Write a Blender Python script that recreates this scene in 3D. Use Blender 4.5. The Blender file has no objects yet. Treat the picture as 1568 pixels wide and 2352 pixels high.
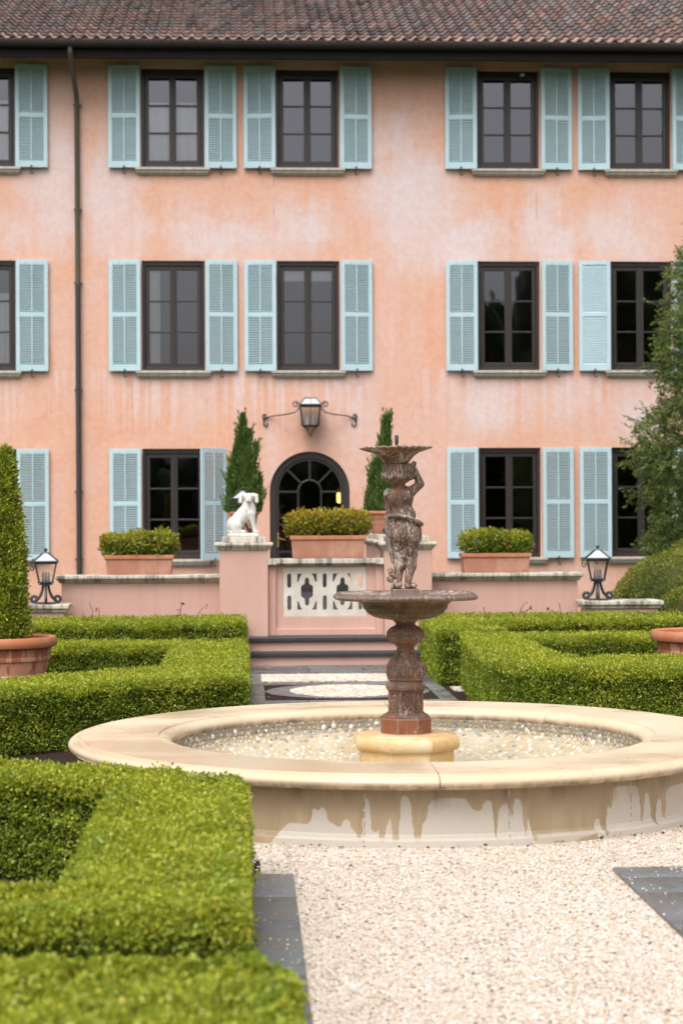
import bpy, bmesh, math, random
import numpy as np
from math import sin, cos, pi, radians, atan2, hypot, sqrt
from mathutils import Matrix, Vector

random.seed(7)
SC = bpy.context.scene
COL = SC.collection

# ------------------------------------------------------------------ camera
EYE = 1.664
FPX, FRAME_H = 4350.0, 2352.0
cam = bpy.data.cameras.new("camera")
cam.sensor_fit = 'VERTICAL'
cam.sensor_height = 36.0
cam.sensor_width = 24.0
cam.lens = FPX / FRAME_H * 36.0
cam.clip_start = 0.1
cam.clip_end = 2000
cam.dof.use_dof = True
cam.dof.focus_distance = 12.8
cam.dof.aperture_fstop = 3.1
camo = bpy.data.objects.new("camera", cam)
COL.objects.link(camo)
yaw, pitch, roll = math.atan((784 - 570) / FPX), (1197 - 1176) / FPX, -0.0047
camo.matrix_world = (Matrix.Translation((0, 0, EYE)) @ Matrix.Rotation(-yaw, 4, 'Z')
                     @ Matrix.Rotation(pi / 2 + pitch, 4, 'X') @ Matrix.Rotation(roll, 4, 'Z'))
SC.camera = camo

# ------------------------------------------------------------------ world, sun, exposure
SUN_EL, SUN_AZ = radians(58), radians(202)      # azimuth clockwise from +Y
w = bpy.data.worlds.new("World")
SC.world = w
w.use_nodes = True
nt = w.node_tree
nt.nodes.clear()
out = nt.nodes.new('ShaderNodeOutputWorld')
bg = nt.nodes.new('ShaderNodeBackground')
sky = nt.nodes.new('ShaderNodeTexSky')
sky.sky_type = 'NISHITA'
sky.sun_disc = False
sky.sun_elevation = SUN_EL
sky.sun_rotation = SUN_AZ
sky.air_density = 1.0
sky.dust_density = 6.0
sky.ozone_density = 1.0
hs = nt.nodes.new('ShaderNodeHueSaturation')    # an even white cloud layer
hs.inputs['Saturation'].default_value = 0.12
nt.links.new(sky.outputs[0], hs.inputs['Color'])
nt.links.new(hs.outputs[0], bg.inputs['Color'])
bg.inputs['Strength'].default_value = 0.15
nt.links.new(bg.outputs[0], out.inputs[0])
sun = bpy.data.lights.new("sun", 'SUN')
sun.energy = 0.7
sun.angle = radians(35)
sun.color = (1.0, 0.96, 0.9)
suno = bpy.data.objects.new("sun", sun)
COL.objects.link(suno)
sd = Vector((sin(SUN_AZ) * cos(SUN_EL), cos(SUN_AZ) * cos(SUN_EL), sin(SUN_EL)))
suno.rotation_euler = sd.to_track_quat('Z', 'Y').to_euler()
SC.view_settings.view_transform = 'Standard'
SC.view_settings.look = 'None'
SC.view_settings.gamma = 1
SC.view_settings.exposure = 0.64

# ------------------------------------------------------------------ material helpers
def mat(name, rough=0.6, spec=0.5, metal=0.0, base=(0.5, 0.5, 0.5)):
    m = bpy.data.materials.new(name)
    m.use_nodes = True
    t = m.node_tree
    b = t.nodes['Principled BSDF']
    b.inputs['Base Color'].default_value = (*base, 1)
    b.inputs['Roughness'].default_value = rough
    b.inputs['Specular IOR Level'].default_value = spec
    b.inputs['Metallic'].default_value = metal
    return m, t, b

def put(t, sock, v):
    if isinstance(v, bpy.types.NodeSocket):
        t.links.new(v, sock)
    elif isinstance(v, (tuple, list)) and len(v) == 3 and sock.type == 'RGBA':
        sock.default_value = (*v, 1)
    else:
        sock.default_value = v

def coords(t, scale=(1, 1, 1), kind='Object', loc=(0, 0, 0)):
    c = t.nodes.new('ShaderNodeTexCoord')
    m = t.nodes.new('ShaderNodeMapping')
    m.inputs['Scale'].default_value = scale
    m.inputs['Location'].default_value = loc
    t.links.new(c.outputs[kind], m.inputs['Vector'])
    return m.outputs[0]

def noise(t, vec, scale=1.0, detail=4.0, rough=0.55, dist=0.0):
    n = t.nodes.new('ShaderNodeTexNoise')
    n.inputs['Scale'].default_value = scale
    n.inputs['Detail'].default_value = detail
    n.inputs['Roughness'].default_value = rough
    n.inputs['Distortion'].default_value = dist
    t.links.new(vec, n.inputs['Vector'])
    return n.outputs['Fac']

def voro(t, vec, scale, feature='F1', outp='Distance', rnd=1.0):
    n = t.nodes.new('ShaderNodeTexVoronoi')
    n.feature = feature
    n.inputs['Scale'].default_value = scale
    n.inputs['Randomness'].default_value = rnd
    t.links.new(vec, n.inputs['Vector'])
    return n.outputs[outp]

def ramp(t, fac, stops, interp='LINEAR'):
    r = t.nodes.new('ShaderNodeValToRGB')
    r.color_ramp.interpolation = interp
    while len(r.color_ramp.elements) < len(stops):
        r.color_ramp.elements.new(0.5)
    for e, (p, c) in zip(r.color_ramp.elements, stops):
        e.position = p
        e.color = (c, c, c, 1) if not isinstance(c, (tuple, list)) else (*c, 1)
    put(t, r.inputs[0], fac)
    return r.outputs[0]

def mixc(t, fac, a, b, blend='MIX'):
    n = t.nodes.new('ShaderNodeMix')
    n.data_type = 'RGBA'
    n.blend_type = blend
    put(t, n.inputs[0], fac)
    put(t, n.inputs[6], a)
    put(t, n.inputs[7], b)
    return n.outputs[2]

def mth(t, op, a, b=0.0, c=None, clamp=False):
    n = t.nodes.new('ShaderNodeMath')
    n.operation = op
    n.use_clamp = clamp
    put(t, n.inputs[0], a)
    put(t, n.inputs[1], b)
    if c is not None:
        put(t, n.inputs[2], c)
    return n.outputs[0]

def maprange(t, v, a, b, c=0.0, d=1.0, smooth=False):
    n = t.nodes.new('ShaderNodeMapRange')
    if smooth:
        n.interpolation_type = 'SMOOTHSTEP'
    put(t, n.inputs[0], v)
    for i, x in enumerate((a, b, c, d)):
        put(t, n.inputs[i + 1], x)
    return n.outputs[0]

def sepz(t, axis=2):
    c = t.nodes.new('ShaderNodeTexCoord')
    s = t.nodes.new('ShaderNodeSeparateXYZ')
    t.links.new(c.outputs['Object'], s.inputs[0])
    return s.outputs[axis]

def bump(t, b, h, strength=0.3, dist=0.01):
    n = t.nodes.new('ShaderNodeBump')
    n.inputs['Strength'].default_value = strength
    n.inputs['Distance'].default_value = dist
    t.links.new(h, n.inputs['Height'])
    t.links.new(n.outputs[0], b.inputs['Normal'])

def attr(t, name='Col'):
    n = t.nodes.new('ShaderNodeVertexColor')
    n.layer_name = name
    return n.outputs['Color']

MAT = {}
# bleached patches on the facade: x, z, radii, strength
PALE = [(-3.5, 7.7, 0.55, 1.1, 0.9), (-2.5, 7.3, 0.5, 0.8, 0.8), (-2.2, 6.7, 0.7, 0.45, 0.6), (-0.3, 6.75, 1.0, 0.45, 1.0), (0.9, 6.9, 0.6, 0.5, 0.95),
        (2.9, 7.4, 0.75, 1.0, 1.15), (2.6, 8.4, 0.35, 0.4, 0.7), (3.8, 6.65, 0.7, 0.45, 0.95), (5.45, 6.9, 0.4, 0.7, 1.0), (6.6, 6.8, 0.7, 0.5, 0.8),
        (4.3, 3.7, 0.5, 0.45, 0.85), (5.6, 3.9, 0.5, 0.6, 0.65), (-1.0, 3.8, 0.35, 0.5, 0.6), (0.4, 2.8, 0.22, 0.5, 0.45), (7.0, 3.6, 0.5, 0.6, 0.8), (1.9, 3.5, 0.4, 0.8, 0.45), (-4.0, 6.9, 0.5, 0.5, 0.6)]
DRY = [(-34.46, 0.0), (-28.06, 0.0), (-26.16, 0.012), (-25.03, 0.059), (-23.92, 0.099), (-22.97, 0.119), (-20.67, 0.116), (-19.6, 0.146), (-19.1, 0.198), (-18.47, 0.187), (-17.76, 0.206), (-17.14, 0.16), (-16.11, 0.121), (-14.88, 0.109), (-14.53, 0.138), (-13.98, 0.148), (-13.31, 0.109), (-12.36, 0.072), (-11.76, 0.039), (-11.12, 0.26), (-10.58, 0.243), (-10.26, 0.133), (-9.53, 0.084), (-9.12, 0.1), (-8.59, 0.034), (-7.99, 0.037), (-7.64, 0.151), (-7.24, 0.151), (-6.92, 0.046), (-6.05, 0.041), (-5.62, 0.249), (-4.95, 0.271), (-4.22, 0.24), (-3.77, 0.156), (-3.45, 0.042), (-2.85, 0.035), (-2.44, 0.112), (-1.76, 0.156), (-1.29, 0.222), (-0.41, 0.252), (1.74, 0.258), (3.9, 0.254), (5.12, 0.218), (6.48, 0.19), (7.17, 0.221), (7.66, 0.242), (8.42, 0.233), (8.81, 0.104), (9.22, 0.037), (9.45, 0.17), (10.09, 0.213), (10.65, 0.223), (11.35, 0.194), (11.77, 0.144), (12.0, 0.21), (12.36, 0.245), (13.21, 0.22), (13.63, 0.141), (13.91, 0.041), (14.36, 0.14), (14.79, 0.084), (15.36, 0.016), (20.18, 0.0), (25.14, 0.0), (25.99, 0.059), (26.76, 0.113), (27.35, 0.071), (28.3, 0.018), (28.59, 0.176), (29.48, 0.155), (30.04, 0.267), (33.02, 0.268), (35.67, 0.242), (36.24, 0.061), (37.22, 0.219), (38.27, 0.146), (39.12, 0.039), (40.27, 0.174), (41.19, 0.136), (41.76, 0.064), (42.64, 0.22), (44.53, 0.23), (47.67, 0.235)]

def build_materials():
    # weathered orange stucco, bleached in cloudy patches between the storeys
    m, t, b = mat('orange_stucco', 0.85, 0.25)
    z = sepz(t)
    big = noise(t, coords(t, (0.8, 0.8, 1.0)), 0.55, 7, 0.6, 0.6)
    streak = noise(t, coords(t, (5.5, 5.5, 0.3)), 1.0, 6, 0.62)
    fines = noise(t, coords(t), 9, 6, 0.7)
    spots = None
    warp = t.nodes.new('ShaderNodeTexNoise')
    warp.inputs['Scale'].default_value = 1.5
    warp.inputs['Detail'].default_value = 5
    t.links.new(coords(t), warp.inputs['Vector'])
    wv = t.nodes.new('ShaderNodeVectorMath')
    wv.operation = 'MULTIPLY_ADD'
    t.links.new(warp.outputs['Color'], wv.inputs[0])
    wv.inputs[1].default_value = (0.9, 0.0, 0.9)
    t.links.new(coords(t), wv.inputs[2])
    for X_, Z_, rx, rz, am in PALE:
        mp = t.nodes.new('ShaderNodeMapping')
        mp.inputs['Location'].default_value = (-(X_ + 0.45) / rx, 0, -(Z_ + 0.45) / rz)
        mp.inputs['Scale'].default_value = (1 / rx, 0, 1 / rz)
        t.links.new(wv.outputs[0], mp.inputs['Vector'])
        ln = t.nodes.new('ShaderNodeVectorMath')
        ln.operation = 'LENGTH'
        t.links.new(mp.outputs[0], ln.inputs[0])
        g_ = maprange(t, ln.outputs['Value'], 0.0, 1.9, am, 0.0, True)
        spots = g_ if spots is None else mth(t, 'MAXIMUM', spots, g_)
    a = mth(t, 'ADD', mth(t, 'MULTIPLY', mth(t, 'SUBTRACT', big, 0.5), 1.6), mth(t, 'MULTIPLY', mth(t, 'SUBTRACT', streak, 0.5), 1.1))
    a = mth(t, 'ADD', a, mth(t, 'MULTIPLY', spots, 0.95))
    fac = maprange(t, a, -0.30, 1.10, 0, 1.0, True)
    c = mixc(t, fac, (0.715, 0.412, 0.296), (0.70, 0.58, 0.575))
    deep = maprange(t, noise(t, coords(t, (0.9, 0.9, 0.7), loc=(7, 3, 2)), 1.3, 6, 0.65, 0.4), 0.50, 0.72, 0, 0.75, True)
    deep = mth(t, 'MULTIPLY', deep, mth(t, 'SUBTRACT', 1.0, mth(t, 'MULTIPLY', fac, 0.8)))
    c = mixc(t, deep, c, (0.72, 0.375, 0.25))
    lo = maprange(t, z, 2.9, 4.2, 0, 1, True)
    lo = mth(t, 'MULTIPLY', lo, maprange(t, z, 4.3, 4.45, 1, 0, True))
    drip = maprange(t, noise(t, coords(t, (9, 9, 0.18), loc=(2, 0, 0)), 1.0, 4, 0.6), 0.46, 0.60, 0, 1, True)
    c = mixc(t, mth(t, 'MULTIPLY', mth(t, 'MULTIPLY', mth(t, 'MULTIPLY', drip, lo), maprange(t, noise(t, coords(t, (0.7, 0.7, 0.1), loc=(5, 0, 0)), 1.0, 2, 0.5), 0.42, 0.56, 0.15, 1)), 0.95), c, (0.72, 0.57, 0.545))
    c = mixc(t, mth(t, 'MULTIPLY', maprange(t, fines, 0.35, 0.75), 0.28), c, (0.62, 0.33, 0.22), 'MULTIPLY')
    xx = mth(t, 'ADD', sepz(t, 0), mth(t, 'MULTIPLY', mth(t, 'SUBTRACT', noise(t, coords(t, (1, 1, 1)), 4, 5, 0.7), 0.5), 0.09))
    for x0, za, zb, st_ in ((0.485, 6.95, 7.83, 0.6), (5.185, 6.9, 7.6, 0.55), (2.95, 3.0, 3.9, 0.25), (-0.95, 6.4, 7.1, 0.3)):
        k = mth(t, 'LESS_THAN', mth(t, 'ABSOLUTE', mth(t, 'SUBTRACT', xx, x0)), 0.011)
        k = mth(t, 'MULTIPLY', k, mth(t, 'MULTIPLY', maprange(t, z, za, za + 0.25, 0, 1, True), maprange(t, z, zb, zb - 0.1, 0, 1, True)))
        k = mth(t, 'MULTIPLY', k, maprange(t, noise(t, coords(t, (1, 1, 1)), 7, 3, 0.6), 0.35, 0.6, 0, st_))
        c = mixc(t, k, c, (0.36, 0.16, 0.10))
    eave_blotch = mth(t, 'MULTIPLY', maprange(t, noise(t, coords(t, (2.2, 2.2, 1.2), loc=(1, 9, 4)), 2.2, 8, 0.72), 0.62, 0.75, 0, 1, True),
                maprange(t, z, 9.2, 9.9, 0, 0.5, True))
    c = mixc(t, eave_blotch, c, (0.2, 0.13, 0.09))  # dark brown blotches, stronger towards the wall top
    put(t, b.inputs['Base Color'], c)
    bump(t, b, noise(t, coords(t), 60, 6, 0.7), 0.25, 0.01)
    MAT['stucco'] = m

    m, t, b = mat('pink_render', 0.8, 0.3)
    n1 = noise(t, coords(t, (1, 1, 0.5)), 1.6, 6, 0.6)
    st = noise(t, coords(t, (14, 14, 0.35)), 1.0, 4, 0.6)
    c = mixc(t, maprange(t, n1, 0.35, 0.7), (0.555, 0.335, 0.275), (0.62, 0.39, 0.325))
    c = mixc(t, maprange(t, st, 0.52, 0.72, 0, 0.35), c, (0.47, 0.27, 0.235))
    put(t, b.inputs['Base Color'], c)
    bump(t, b, noise(t, coords(t), 70, 5, 0.7), 0.2, 0.006)
    MAT['pink'] = m

    # lichen-stained limestone copings
    m, t, b = mat('weathered_coping_stone', 0.8, 0.3)
    n1 = noise(t, coords(t, (1, 1, 1)), 6, 8, 0.7)
    st = noise(t, coords(t, (11, 3, 0.8)), 1.0, 6, 0.7)
    c = mixc(t, maprange(t, n1, 0.3, 0.7), (0.50, 0.45, 0.38), (0.66, 0.61, 0.53))
    c = mixc(t, maprange(t, st, 0.44, 0.64, 0, 0.85, True), c, (0.13, 0.115, 0.095))
    c = mixc(t, maprange(t, noise(t, coords(t, loc=(4, 4, 4)), 14, 6, 0.7), 0.6, 0.72, 0, 0.7), c, (0.10, 0.09, 0.075))
    put(t, b.inputs['Base Color'], c)
    bump(t, b, n1, 0.3, 0.01)
    MAT['coping'] = m

    m, t, b = mat('grey_sill_stone', 0.75, 0.3)
    n1 = noise(t, coords(t, (4, 1, 1)), 3, 6, 0.65)
    put(t, b.inputs['Base Color'], mixc(t, maprange(t, n1, 0.3, 0.7), (0.38, 0.33, 0.27), (0.58, 0.53, 0.46)))
    MAT['sill'] = m

    m, t, b = mat('pale_cast_stone', 0.75, 0.3)
    n1 = noise(t, coords(t), 5, 7, 0.65)
    put(t, b.inputs['Base Color'], mixc(t, maprange(t, n1, 0.35, 0.7), (0.54, 0.49, 0.42), (0.68, 0.63, 0.56)))
    MAT['fret'] = m

    # aqua shutter paint
    m, t, b = mat('aqua_shutter_paint', 0.42, 0.4)
    n1 = noise(t, coords(t, (1, 1, 1)), 4, 6, 0.7)
    n2 = noise(t, coords(t, (1, 1, 1), loc=(3, 1, 5)), 26, 4, 0.75)
    c = mixc(t, maprange(t, n1, 0.3, 0.7), (0.43, 0.585, 0.645), (0.50, 0.65, 0.705))
    oi = t.nodes.new('ShaderNodeObjectInfo')
    gz = sepz(t)
    mil = mth(t, 'MULTIPLY', maprange(t, n2, 0.54, 0.70), maprange(t, gz, 0.9, 1.75, 0.0, 0.75, True))
    c = mixc(t, mil, c, (0.17, 0.225, 0.205))
    c = mixc(t, maprange(t, oi.outputs['Random'], 0, 1, 0.0, 0.22), c, (0.50, 0.60, 0.60))
    put(t, b.inputs['Base Color'], c)
    MAT['aqua'] = m

    m, t, b = mat('dark_brown_joinery', 0.35, 0.45)
    n1 = noise(t, coords(t, (8, 8, 0.8)), 2, 5, 0.6)
    put(t, b.inputs['Base Color'], mixc(t, n1, (0.022, 0.018, 0.018), (0.05, 0.04, 0.038)))
    MAT['joinery'] = m

    m, t, b = mat('dark_gutter_metal', 0.7, 0.2, 0.0)
    n1 = noise(t, coords(t, (2, 2, 2)), 2, 6, 0.65)
    put(t, b.inputs['Base Color'], mixc(t, n1, (0.010, 0.009, 0.008), (0.026, 0.022, 0.019)))
    MAT['gutter'] = m

    m, t, b = mat('downpipe_metal', 0.4, 0.5, 0.0)
    z = sepz(t)
    n1 = noise(t, coords(t, (6, 6, 1.5)), 3, 6, 0.7)
    hi = mixc(t, n1, (0.05, 0.042, 0.03), (0.13, 0.11, 0.065))
    loc = mixc(t, n1, (0.028, 0.026, 0.027), (0.055, 0.05, 0.052))
    put(t, b.inputs['Base Color'], mixc(t, mth(t, 'GREATER_THAN', z, 5.88), loc, hi))
    MAT['pipe'] = m

    # window glass: reflects, and lets you see into the dark room
    m = bpy.data.materials.new('window_glass')
    m.use_nodes = True
    t = m.node_tree
    t.nodes.clear()
    o = t.nodes.new('ShaderNodeOutputMaterial')
    tr = t.nodes.new('ShaderNodeBsdfTransparent')
    tr.inputs[0].default_value = (0.96, 0.97, 0.98, 1)
    gl = t.nodes.new('ShaderNodeBsdfGlossy')
    gl.inputs['Roughness'].default_value = 0.015
    gl.inputs['Color'].default_value = (0.86, 0.87, 0.95, 1)
    fr = t.nodes.new('ShaderNodeFresnel')
    fr.inputs['IOR'].default_value = 2.2
    bn = t.nodes.new('ShaderNodeBump')
    bn.inputs['Strength'].default_value = 0.03
    bn.inputs['Distance'].default_value = 0.05
    t.links.new(noise(t, coords(t), 1.4, 2, 0.5), bn.inputs['Height'])
    t.links.new(bn.outputs[0], gl.inputs['Normal'])
    mx = t.nodes.new('ShaderNodeMixShader')
    t.links.new(fr.outputs[0], mx.inputs[0])
    t.links.new(tr.outputs[0], mx.inputs[1])
    t.links.new(gl.outputs[0], mx.inputs[2])
    t.links.new(mx.outputs[0], o.inputs[0])
    MAT['glass'] = m
    m2 = m.copy()
    m2.name = 'lantern_glass'
    for n in m2.node_tree.nodes:
        if n.type == 'FRESNEL':
            n.inputs['IOR'].default_value = 1.5
        if n.type == 'BSDF_TRANSPARENT':
            n.inputs[0].default_value = (0.93, 0.94, 0.94, 1)
    MAT['lantern_glass'] = m2

    m, t, b = mat('room_interior', 0.9, 0.1, base=(0.10, 0.085, 0.075))
    MAT['room'] = m
    m, t, b = mat('white_curtain', 0.9, 0.1, base=(0.85, 0.85, 0.84))
    b.inputs['Transmission Weight'].default_value = 0.0
    MAT['curtain'] = m

    # roof tiles: colour per tile
    m, t, b = mat('clay_roof_tiles', 0.75, 0.35)
    n1 = noise(t, coords(t), 22, 6, 0.7)
    n2 = noise(t, coords(t, (1, 1, 1), loc=(5, 2, 1)), 5, 8, 0.75)
    c = mixc(t, maprange(t, n1, 0.4, 0.7, 0, 0.5), attr(t), (0.075, 0.062, 0.06))
    c = mixc(t, maprange(t, n2, 0.54, 0.68, 0, 0.6, True), c, (0.27, 0.27, 0.16))
    put(t, b.inputs['Base Color'], c)
    bump(t, b, n1, 0.4, 0.01)
    MAT['tiles'] = m

    # pool limestone
    def stone(name, wet):
        m, t, b = mat(name, 0.5, 0.45)
        n1 = noise(t, coords(t, (1, 1, 1)), 2.2, 8, 0.62, 0.4)
        n2 = noise(t, coords(t), 45, 5, 0.7)
        c = mixc(t, maprange(t, n1, 0.3, 0.7), (0.66, 0.50, 0.335), (0.70, 0.58, 0.43))
        c = mixc(t, mth(t, 'MULTIPLY', n2, 0.22), c, (0.42, 0.32, 0.22))
        if wet:
            wm = maprange(t, noise(t, coords(t, (0.8, 1.3, 1), loc=(3, 1, 0)), 1.1, 3, 0.5), 0.36, 0.62, 0, 1, True)
            put(t, b.inputs['Roughness'], maprange(t, wm, 0, 1, 0.5, 0.10))
            c = mixc(t, mth(t, 'MULTIPLY', wm, 0.35), c, (0.54, 0.39, 0.235))
        # black weathering with shade painted in along the underside of the outer roll
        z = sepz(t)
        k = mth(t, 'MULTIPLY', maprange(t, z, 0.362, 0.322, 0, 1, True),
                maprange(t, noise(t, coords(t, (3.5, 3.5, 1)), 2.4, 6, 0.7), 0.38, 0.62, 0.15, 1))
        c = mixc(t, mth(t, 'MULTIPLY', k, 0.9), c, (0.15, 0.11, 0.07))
        put(t, b.inputs['Base Color'], c)
        bump(t, b, n2, 0.12, 0.006)
        return m
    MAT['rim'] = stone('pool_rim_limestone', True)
    m, t, b = mat('plinth_limestone', 0.5, 0.45)
    n1 = noise(t, coords(t, (1, 1, 1)), 5, 7, 0.62, 0.4)
    c = mixc(t, maprange(t, n1, 0.35, 0.65), (0.60, 0.36, 0.12), (0.68, 0.55, 0.36))
    put(t, b.inputs['Base Color'], c)
    bump(t, b, noise(t, coords(t), 60, 5, 0.7), 0.25, 0.006)
    MAT['plinth'] = m

    # pool drum: dry pale stone with tan run-down stains
    m, t, b = mat('pool_wall_stone', 0.7, 0.35)
    tc = t.nodes.new('ShaderNodeTexCoord')
    sp = t.nodes.new('ShaderNodeSeparateXYZ')
    t.links.new(tc.outputs['Object'], sp.inputs[0])
    th = mth(t, 'ARCTAN2', sp.outputs[0], mth(t, 'MULTIPLY', sp.outputs[1], -1.0))   # 0 at the front, + to the right
    # height of the dry stone round the drum: the run-down stains keep their own outline
    fc = t.nodes.new('ShaderNodeFloatCurve')
    cv = fc.mapping.curves[0]
    lo_a, hi_a = -34.46, 47.67
    for i, (an, hz) in enumerate(DRY):
        px, py = (an - lo_a) / (hi_a - lo_a), hz / 0.3
        if i == 0:
            cv.points[0].location = (px, py)
        elif i == len(DRY) - 1:
            cv.points[-1].location = (1.0, py)
        else:
            cv.points.new(px, py)
    for p in cv.points:
        p.handle_type = 'AUTO_CLAMPED'
    fc.mapping.update()
    wob = mth(t, 'MULTIPLY', mth(t, 'SUBTRACT', noise(t, coords(t, (9, 9, 9)), 3.0, 4, 0.6), 0.5), 0.9)
    deg = mth(t, 'ADD', mth(t, 'MULTIPLY', th, 180 / pi), wob)
    un = mth(t, 'PINGPONG', mth(t, 'DIVIDE', mth(t, 'SUBTRACT', deg, lo_a), hi_a - lo_a), 1.0)
    put(t, fc.inputs['Value'], un)
    zb = mth(t, 'MULTIPLY', fc.outputs[0], 0.3)
    wet = maprange(t, mth(t, 'SUBTRACT', sp.outputs[2], zb), -0.004, 0.004, 0, 1, True)
    foot = mth(t, 'MULTIPLY', mth(t, 'LESS_THAN', sp.outputs[2], 0.06), maprange(t, noise(t, coords(t, (2.5, 2.5, 4)), 1.6, 3, 0.5), 0.38, 0.41, 0.25, 1))
    wet = mth(t, 'MINIMUM', wet, mth(t, 'SUBTRACT', 1.0, mth(t, 'MULTIPLY', mth(t, 'LESS_THAN', sp.outputs[2], 0.06), mth(t, 'SUBTRACT', 1.0, foot))))
    n2 = noise(t, coords(t), 30, 6, 0.7)
    n3 = noise(t, coords(t, (7, 7, 0.6)), 1.4, 5, 0.6)
    dry = mixc(t, n2, (0.49, 0.435, 0.375), (0.58, 0.53, 0.47))
    wc = mixc(t, maprange(t, n3, 0.3, 0.7), (0.33, 0.245, 0.15), (0.43, 0.335, 0.22))
    c = mixc(t, wet, dry, wc)
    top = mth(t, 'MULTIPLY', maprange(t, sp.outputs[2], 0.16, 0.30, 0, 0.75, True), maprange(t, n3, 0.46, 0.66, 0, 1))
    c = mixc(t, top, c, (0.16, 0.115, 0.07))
    fr_ = mth(t, 'ABSOLUTE', mth(t, 'SUBTRACT', mth(t, 'FRACT', mth(t, 'ADD', mth(t, 'MULTIPLY', th, 16 / (2 * pi)), 0.0)), 0.5))
    seam = mth(t, 'LESS_THAN', fr_, 0.0045)
    c = mixc(t, mth(t, 'MULTIPLY', seam, 0.7), c, mixc(t, mth(t, 'GREATER_THAN', n2, 0.5), (0.20, 0.165, 0.12), (0.55, 0.51, 0.45)))
    put(t, b.inputs['Base Color'], c)
    put(t, b.inputs['Roughness'], maprange(t, wet, 0, 1, 0.8, 0.5))
    bump(t, b, n2, 0.25, 0.006)
    MAT['pool_wall'] = m

    m, t, b = mat('pebble_mortar', 0.45, 0.5)
    z = sepz(t)
    n1 = noise(t, coords(t), 4, 6, 0.6)
    c = mixc(t, maprange(t, n1, 0.35, 0.65), (0.45, 0.345, 0.20), (0.54, 0.46, 0.33))
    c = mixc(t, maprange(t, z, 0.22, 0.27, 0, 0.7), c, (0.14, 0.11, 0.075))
    put(t, b.inputs['Base Color'], c)
    bump(t, b, noise(t, coords(t), 70, 5, 0.7), 0.4, 0.006)
    MAT['mortar'] = m
    m, t, b = mat('river_pebbles', 0.6, 0.25)
    n1 = noise(t, coords(t), 60, 4, 0.6)
    put(t, b.inputs['Base Color'], mixc(t, mth(t, 'MULTIPLY', n1, 0.35), attr(t), (0.4, 0.36, 0.3)))
    MAT['pebble'] = m

    # rusted cast iron with lime bloom
    def iron(name, lime, rust, seed, warm=(0.24, 0.09, 0.035), dark=(0.045, 0.025, 0.018), mid=(0.135, 0.078, 0.052), edge=0.45):
        m, t, b = mat(name, 0.6, 0.4)
        n1 = noise(t, coords(t, (1, 1, 0.5), loc=(seed, 1, 2)), 26, 8, 0.7, 0.5)
        n2 = noise(t, coords(t, (1, 1, 0.55), loc=(2, seed, 7)), 75, 6, 0.75)
        n3 = noise(t, coords(t, (1, 1, 0.3), loc=(9, 4, seed)), 7, 5, 0.65, 0.6)
        n4 = noise(t, coords(t, (1, 1, 0.6), loc=(4, 2, seed)), 9, 4, 0.6)
        c = mixc(t, maprange(t, n1, 0.34, 0.64, 0, 1), dark, mid)
        c = mixc(t, maprange(t, n3, 0.5 - rust, 0.68 - rust, 0, 0.8, True), c, warm)
        lm = mth(t, 'ADD', n2, mth(t, 'MULTIPLY', mth(t, 'SUBTRACT', n4, 0.5), 0.55))
        c = mixc(t, maprange(t, lm, 0.58 - lime, 0.68 - lime, 0, 0.72, True), c, (0.52, 0.45, 0.38))
        ge = t.nodes.new('ShaderNodeNewGeometry')
        c = mixc(t, maprange(t, ge.outputs['Pointiness'], 0.505, 0.56, 0, edge), c, (0.44, 0.36, 0.30))
        c = mixc(t, maprange(t, ge.outputs['Pointiness'], 0.495, 0.45, 0, 0.5), c, warm)
        c = mixc(t, maprange(t, noise(t, coords(t, loc=(seed, 5, 5)), 11, 6, 0.6), 0.56, 0.7, 0, 0.45 * (lime > 0.02)), c, (0.30, 0.33, 0.35))
        put(t, b.inputs['Base Color'], c)
        put(t, b.inputs['Roughness'], maprange(t, n2, 0.3, 0.7, 0.45, 0.8))
        bump(t, b, mth(t, 'ADD', n1, n2), 0.45, 0.004)
        return m
    MAT['iron_statue'] = iron('rusted_iron_with_lime', 0.080, 0.04, 1.0)
    MAT['iron_column'] = iron('rusted_iron_column', 0.015, 0.10, 4.0, (0.24, 0.08, 0.03), (0.05, 0.028, 0.02), (0.165, 0.098, 0.070), 0.40)
    MAT['iron_base'] = iron('red_rust_iron', -0.005, 0.20, 8.0, (0.26, 0.085, 0.035))
    MAT['iron_bowl'] = iron('mossy_iron_bowl', -0.05, 0.04, 12.0, (0.20, 0.10, 0.022), (0.03, 0.018, 0.012), (0.10, 0.058, 0.03), 0.1)
    MAT['iron_rim'] = iron('purple_brown_iron', -0.02, -0.06, 15.0, (0.20, 0.105, 0.08), (0.075, 0.042, 0.036), (0.17, 0.10, 0.085), 0.2)
    m, t, b = mat('limescaled_iron', 0.55, 0.4)
    n1 = noise(t, coords(t), 24, 7, 0.7)
    put(t, b.inputs['Base Color'], mixc(t, maprange(t, n1, 0.42, 0.6), (0.12, 0.07, 0.045), (0.50, 0.42, 0.34)))
    MAT['lime'] = m

    m, t, b = mat('black_lantern_iron', 0.4, 0.5, 0.0)
    n1 = noise(t, coords(t), 30, 5, 0.6)
    put(t, b.inputs['Base Color'], mixc(t, n1, (0.02, 0.027, 0.032), (0.05, 0.06, 0.066)))
    MAT['black'] = m
    m, t, b = mat('lantern_roof_glass_sky_tint', 0.25, 0.5, base=(0.46, 0.46, 0.48))  # pale base colour stands in for the sky reflected in the roof glass
    MAT['sky_tint'] = m
    m, t, b = mat('white_candle_tube', 0.5, 0.3, base=(0.90, 0.88, 0.84))
    MAT['candle'] = m
    m, t, b = mat('brass', 0.35, 0.5, 0.9, base=(0.45, 0.30, 0.12))
    MAT['brass'] = m

    # white stone dogs
    m, t, b = mat('white_statue_stone', 0.7, 0.3)
    n1 = noise(t, coords(t), 16, 7, 0.65)
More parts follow.
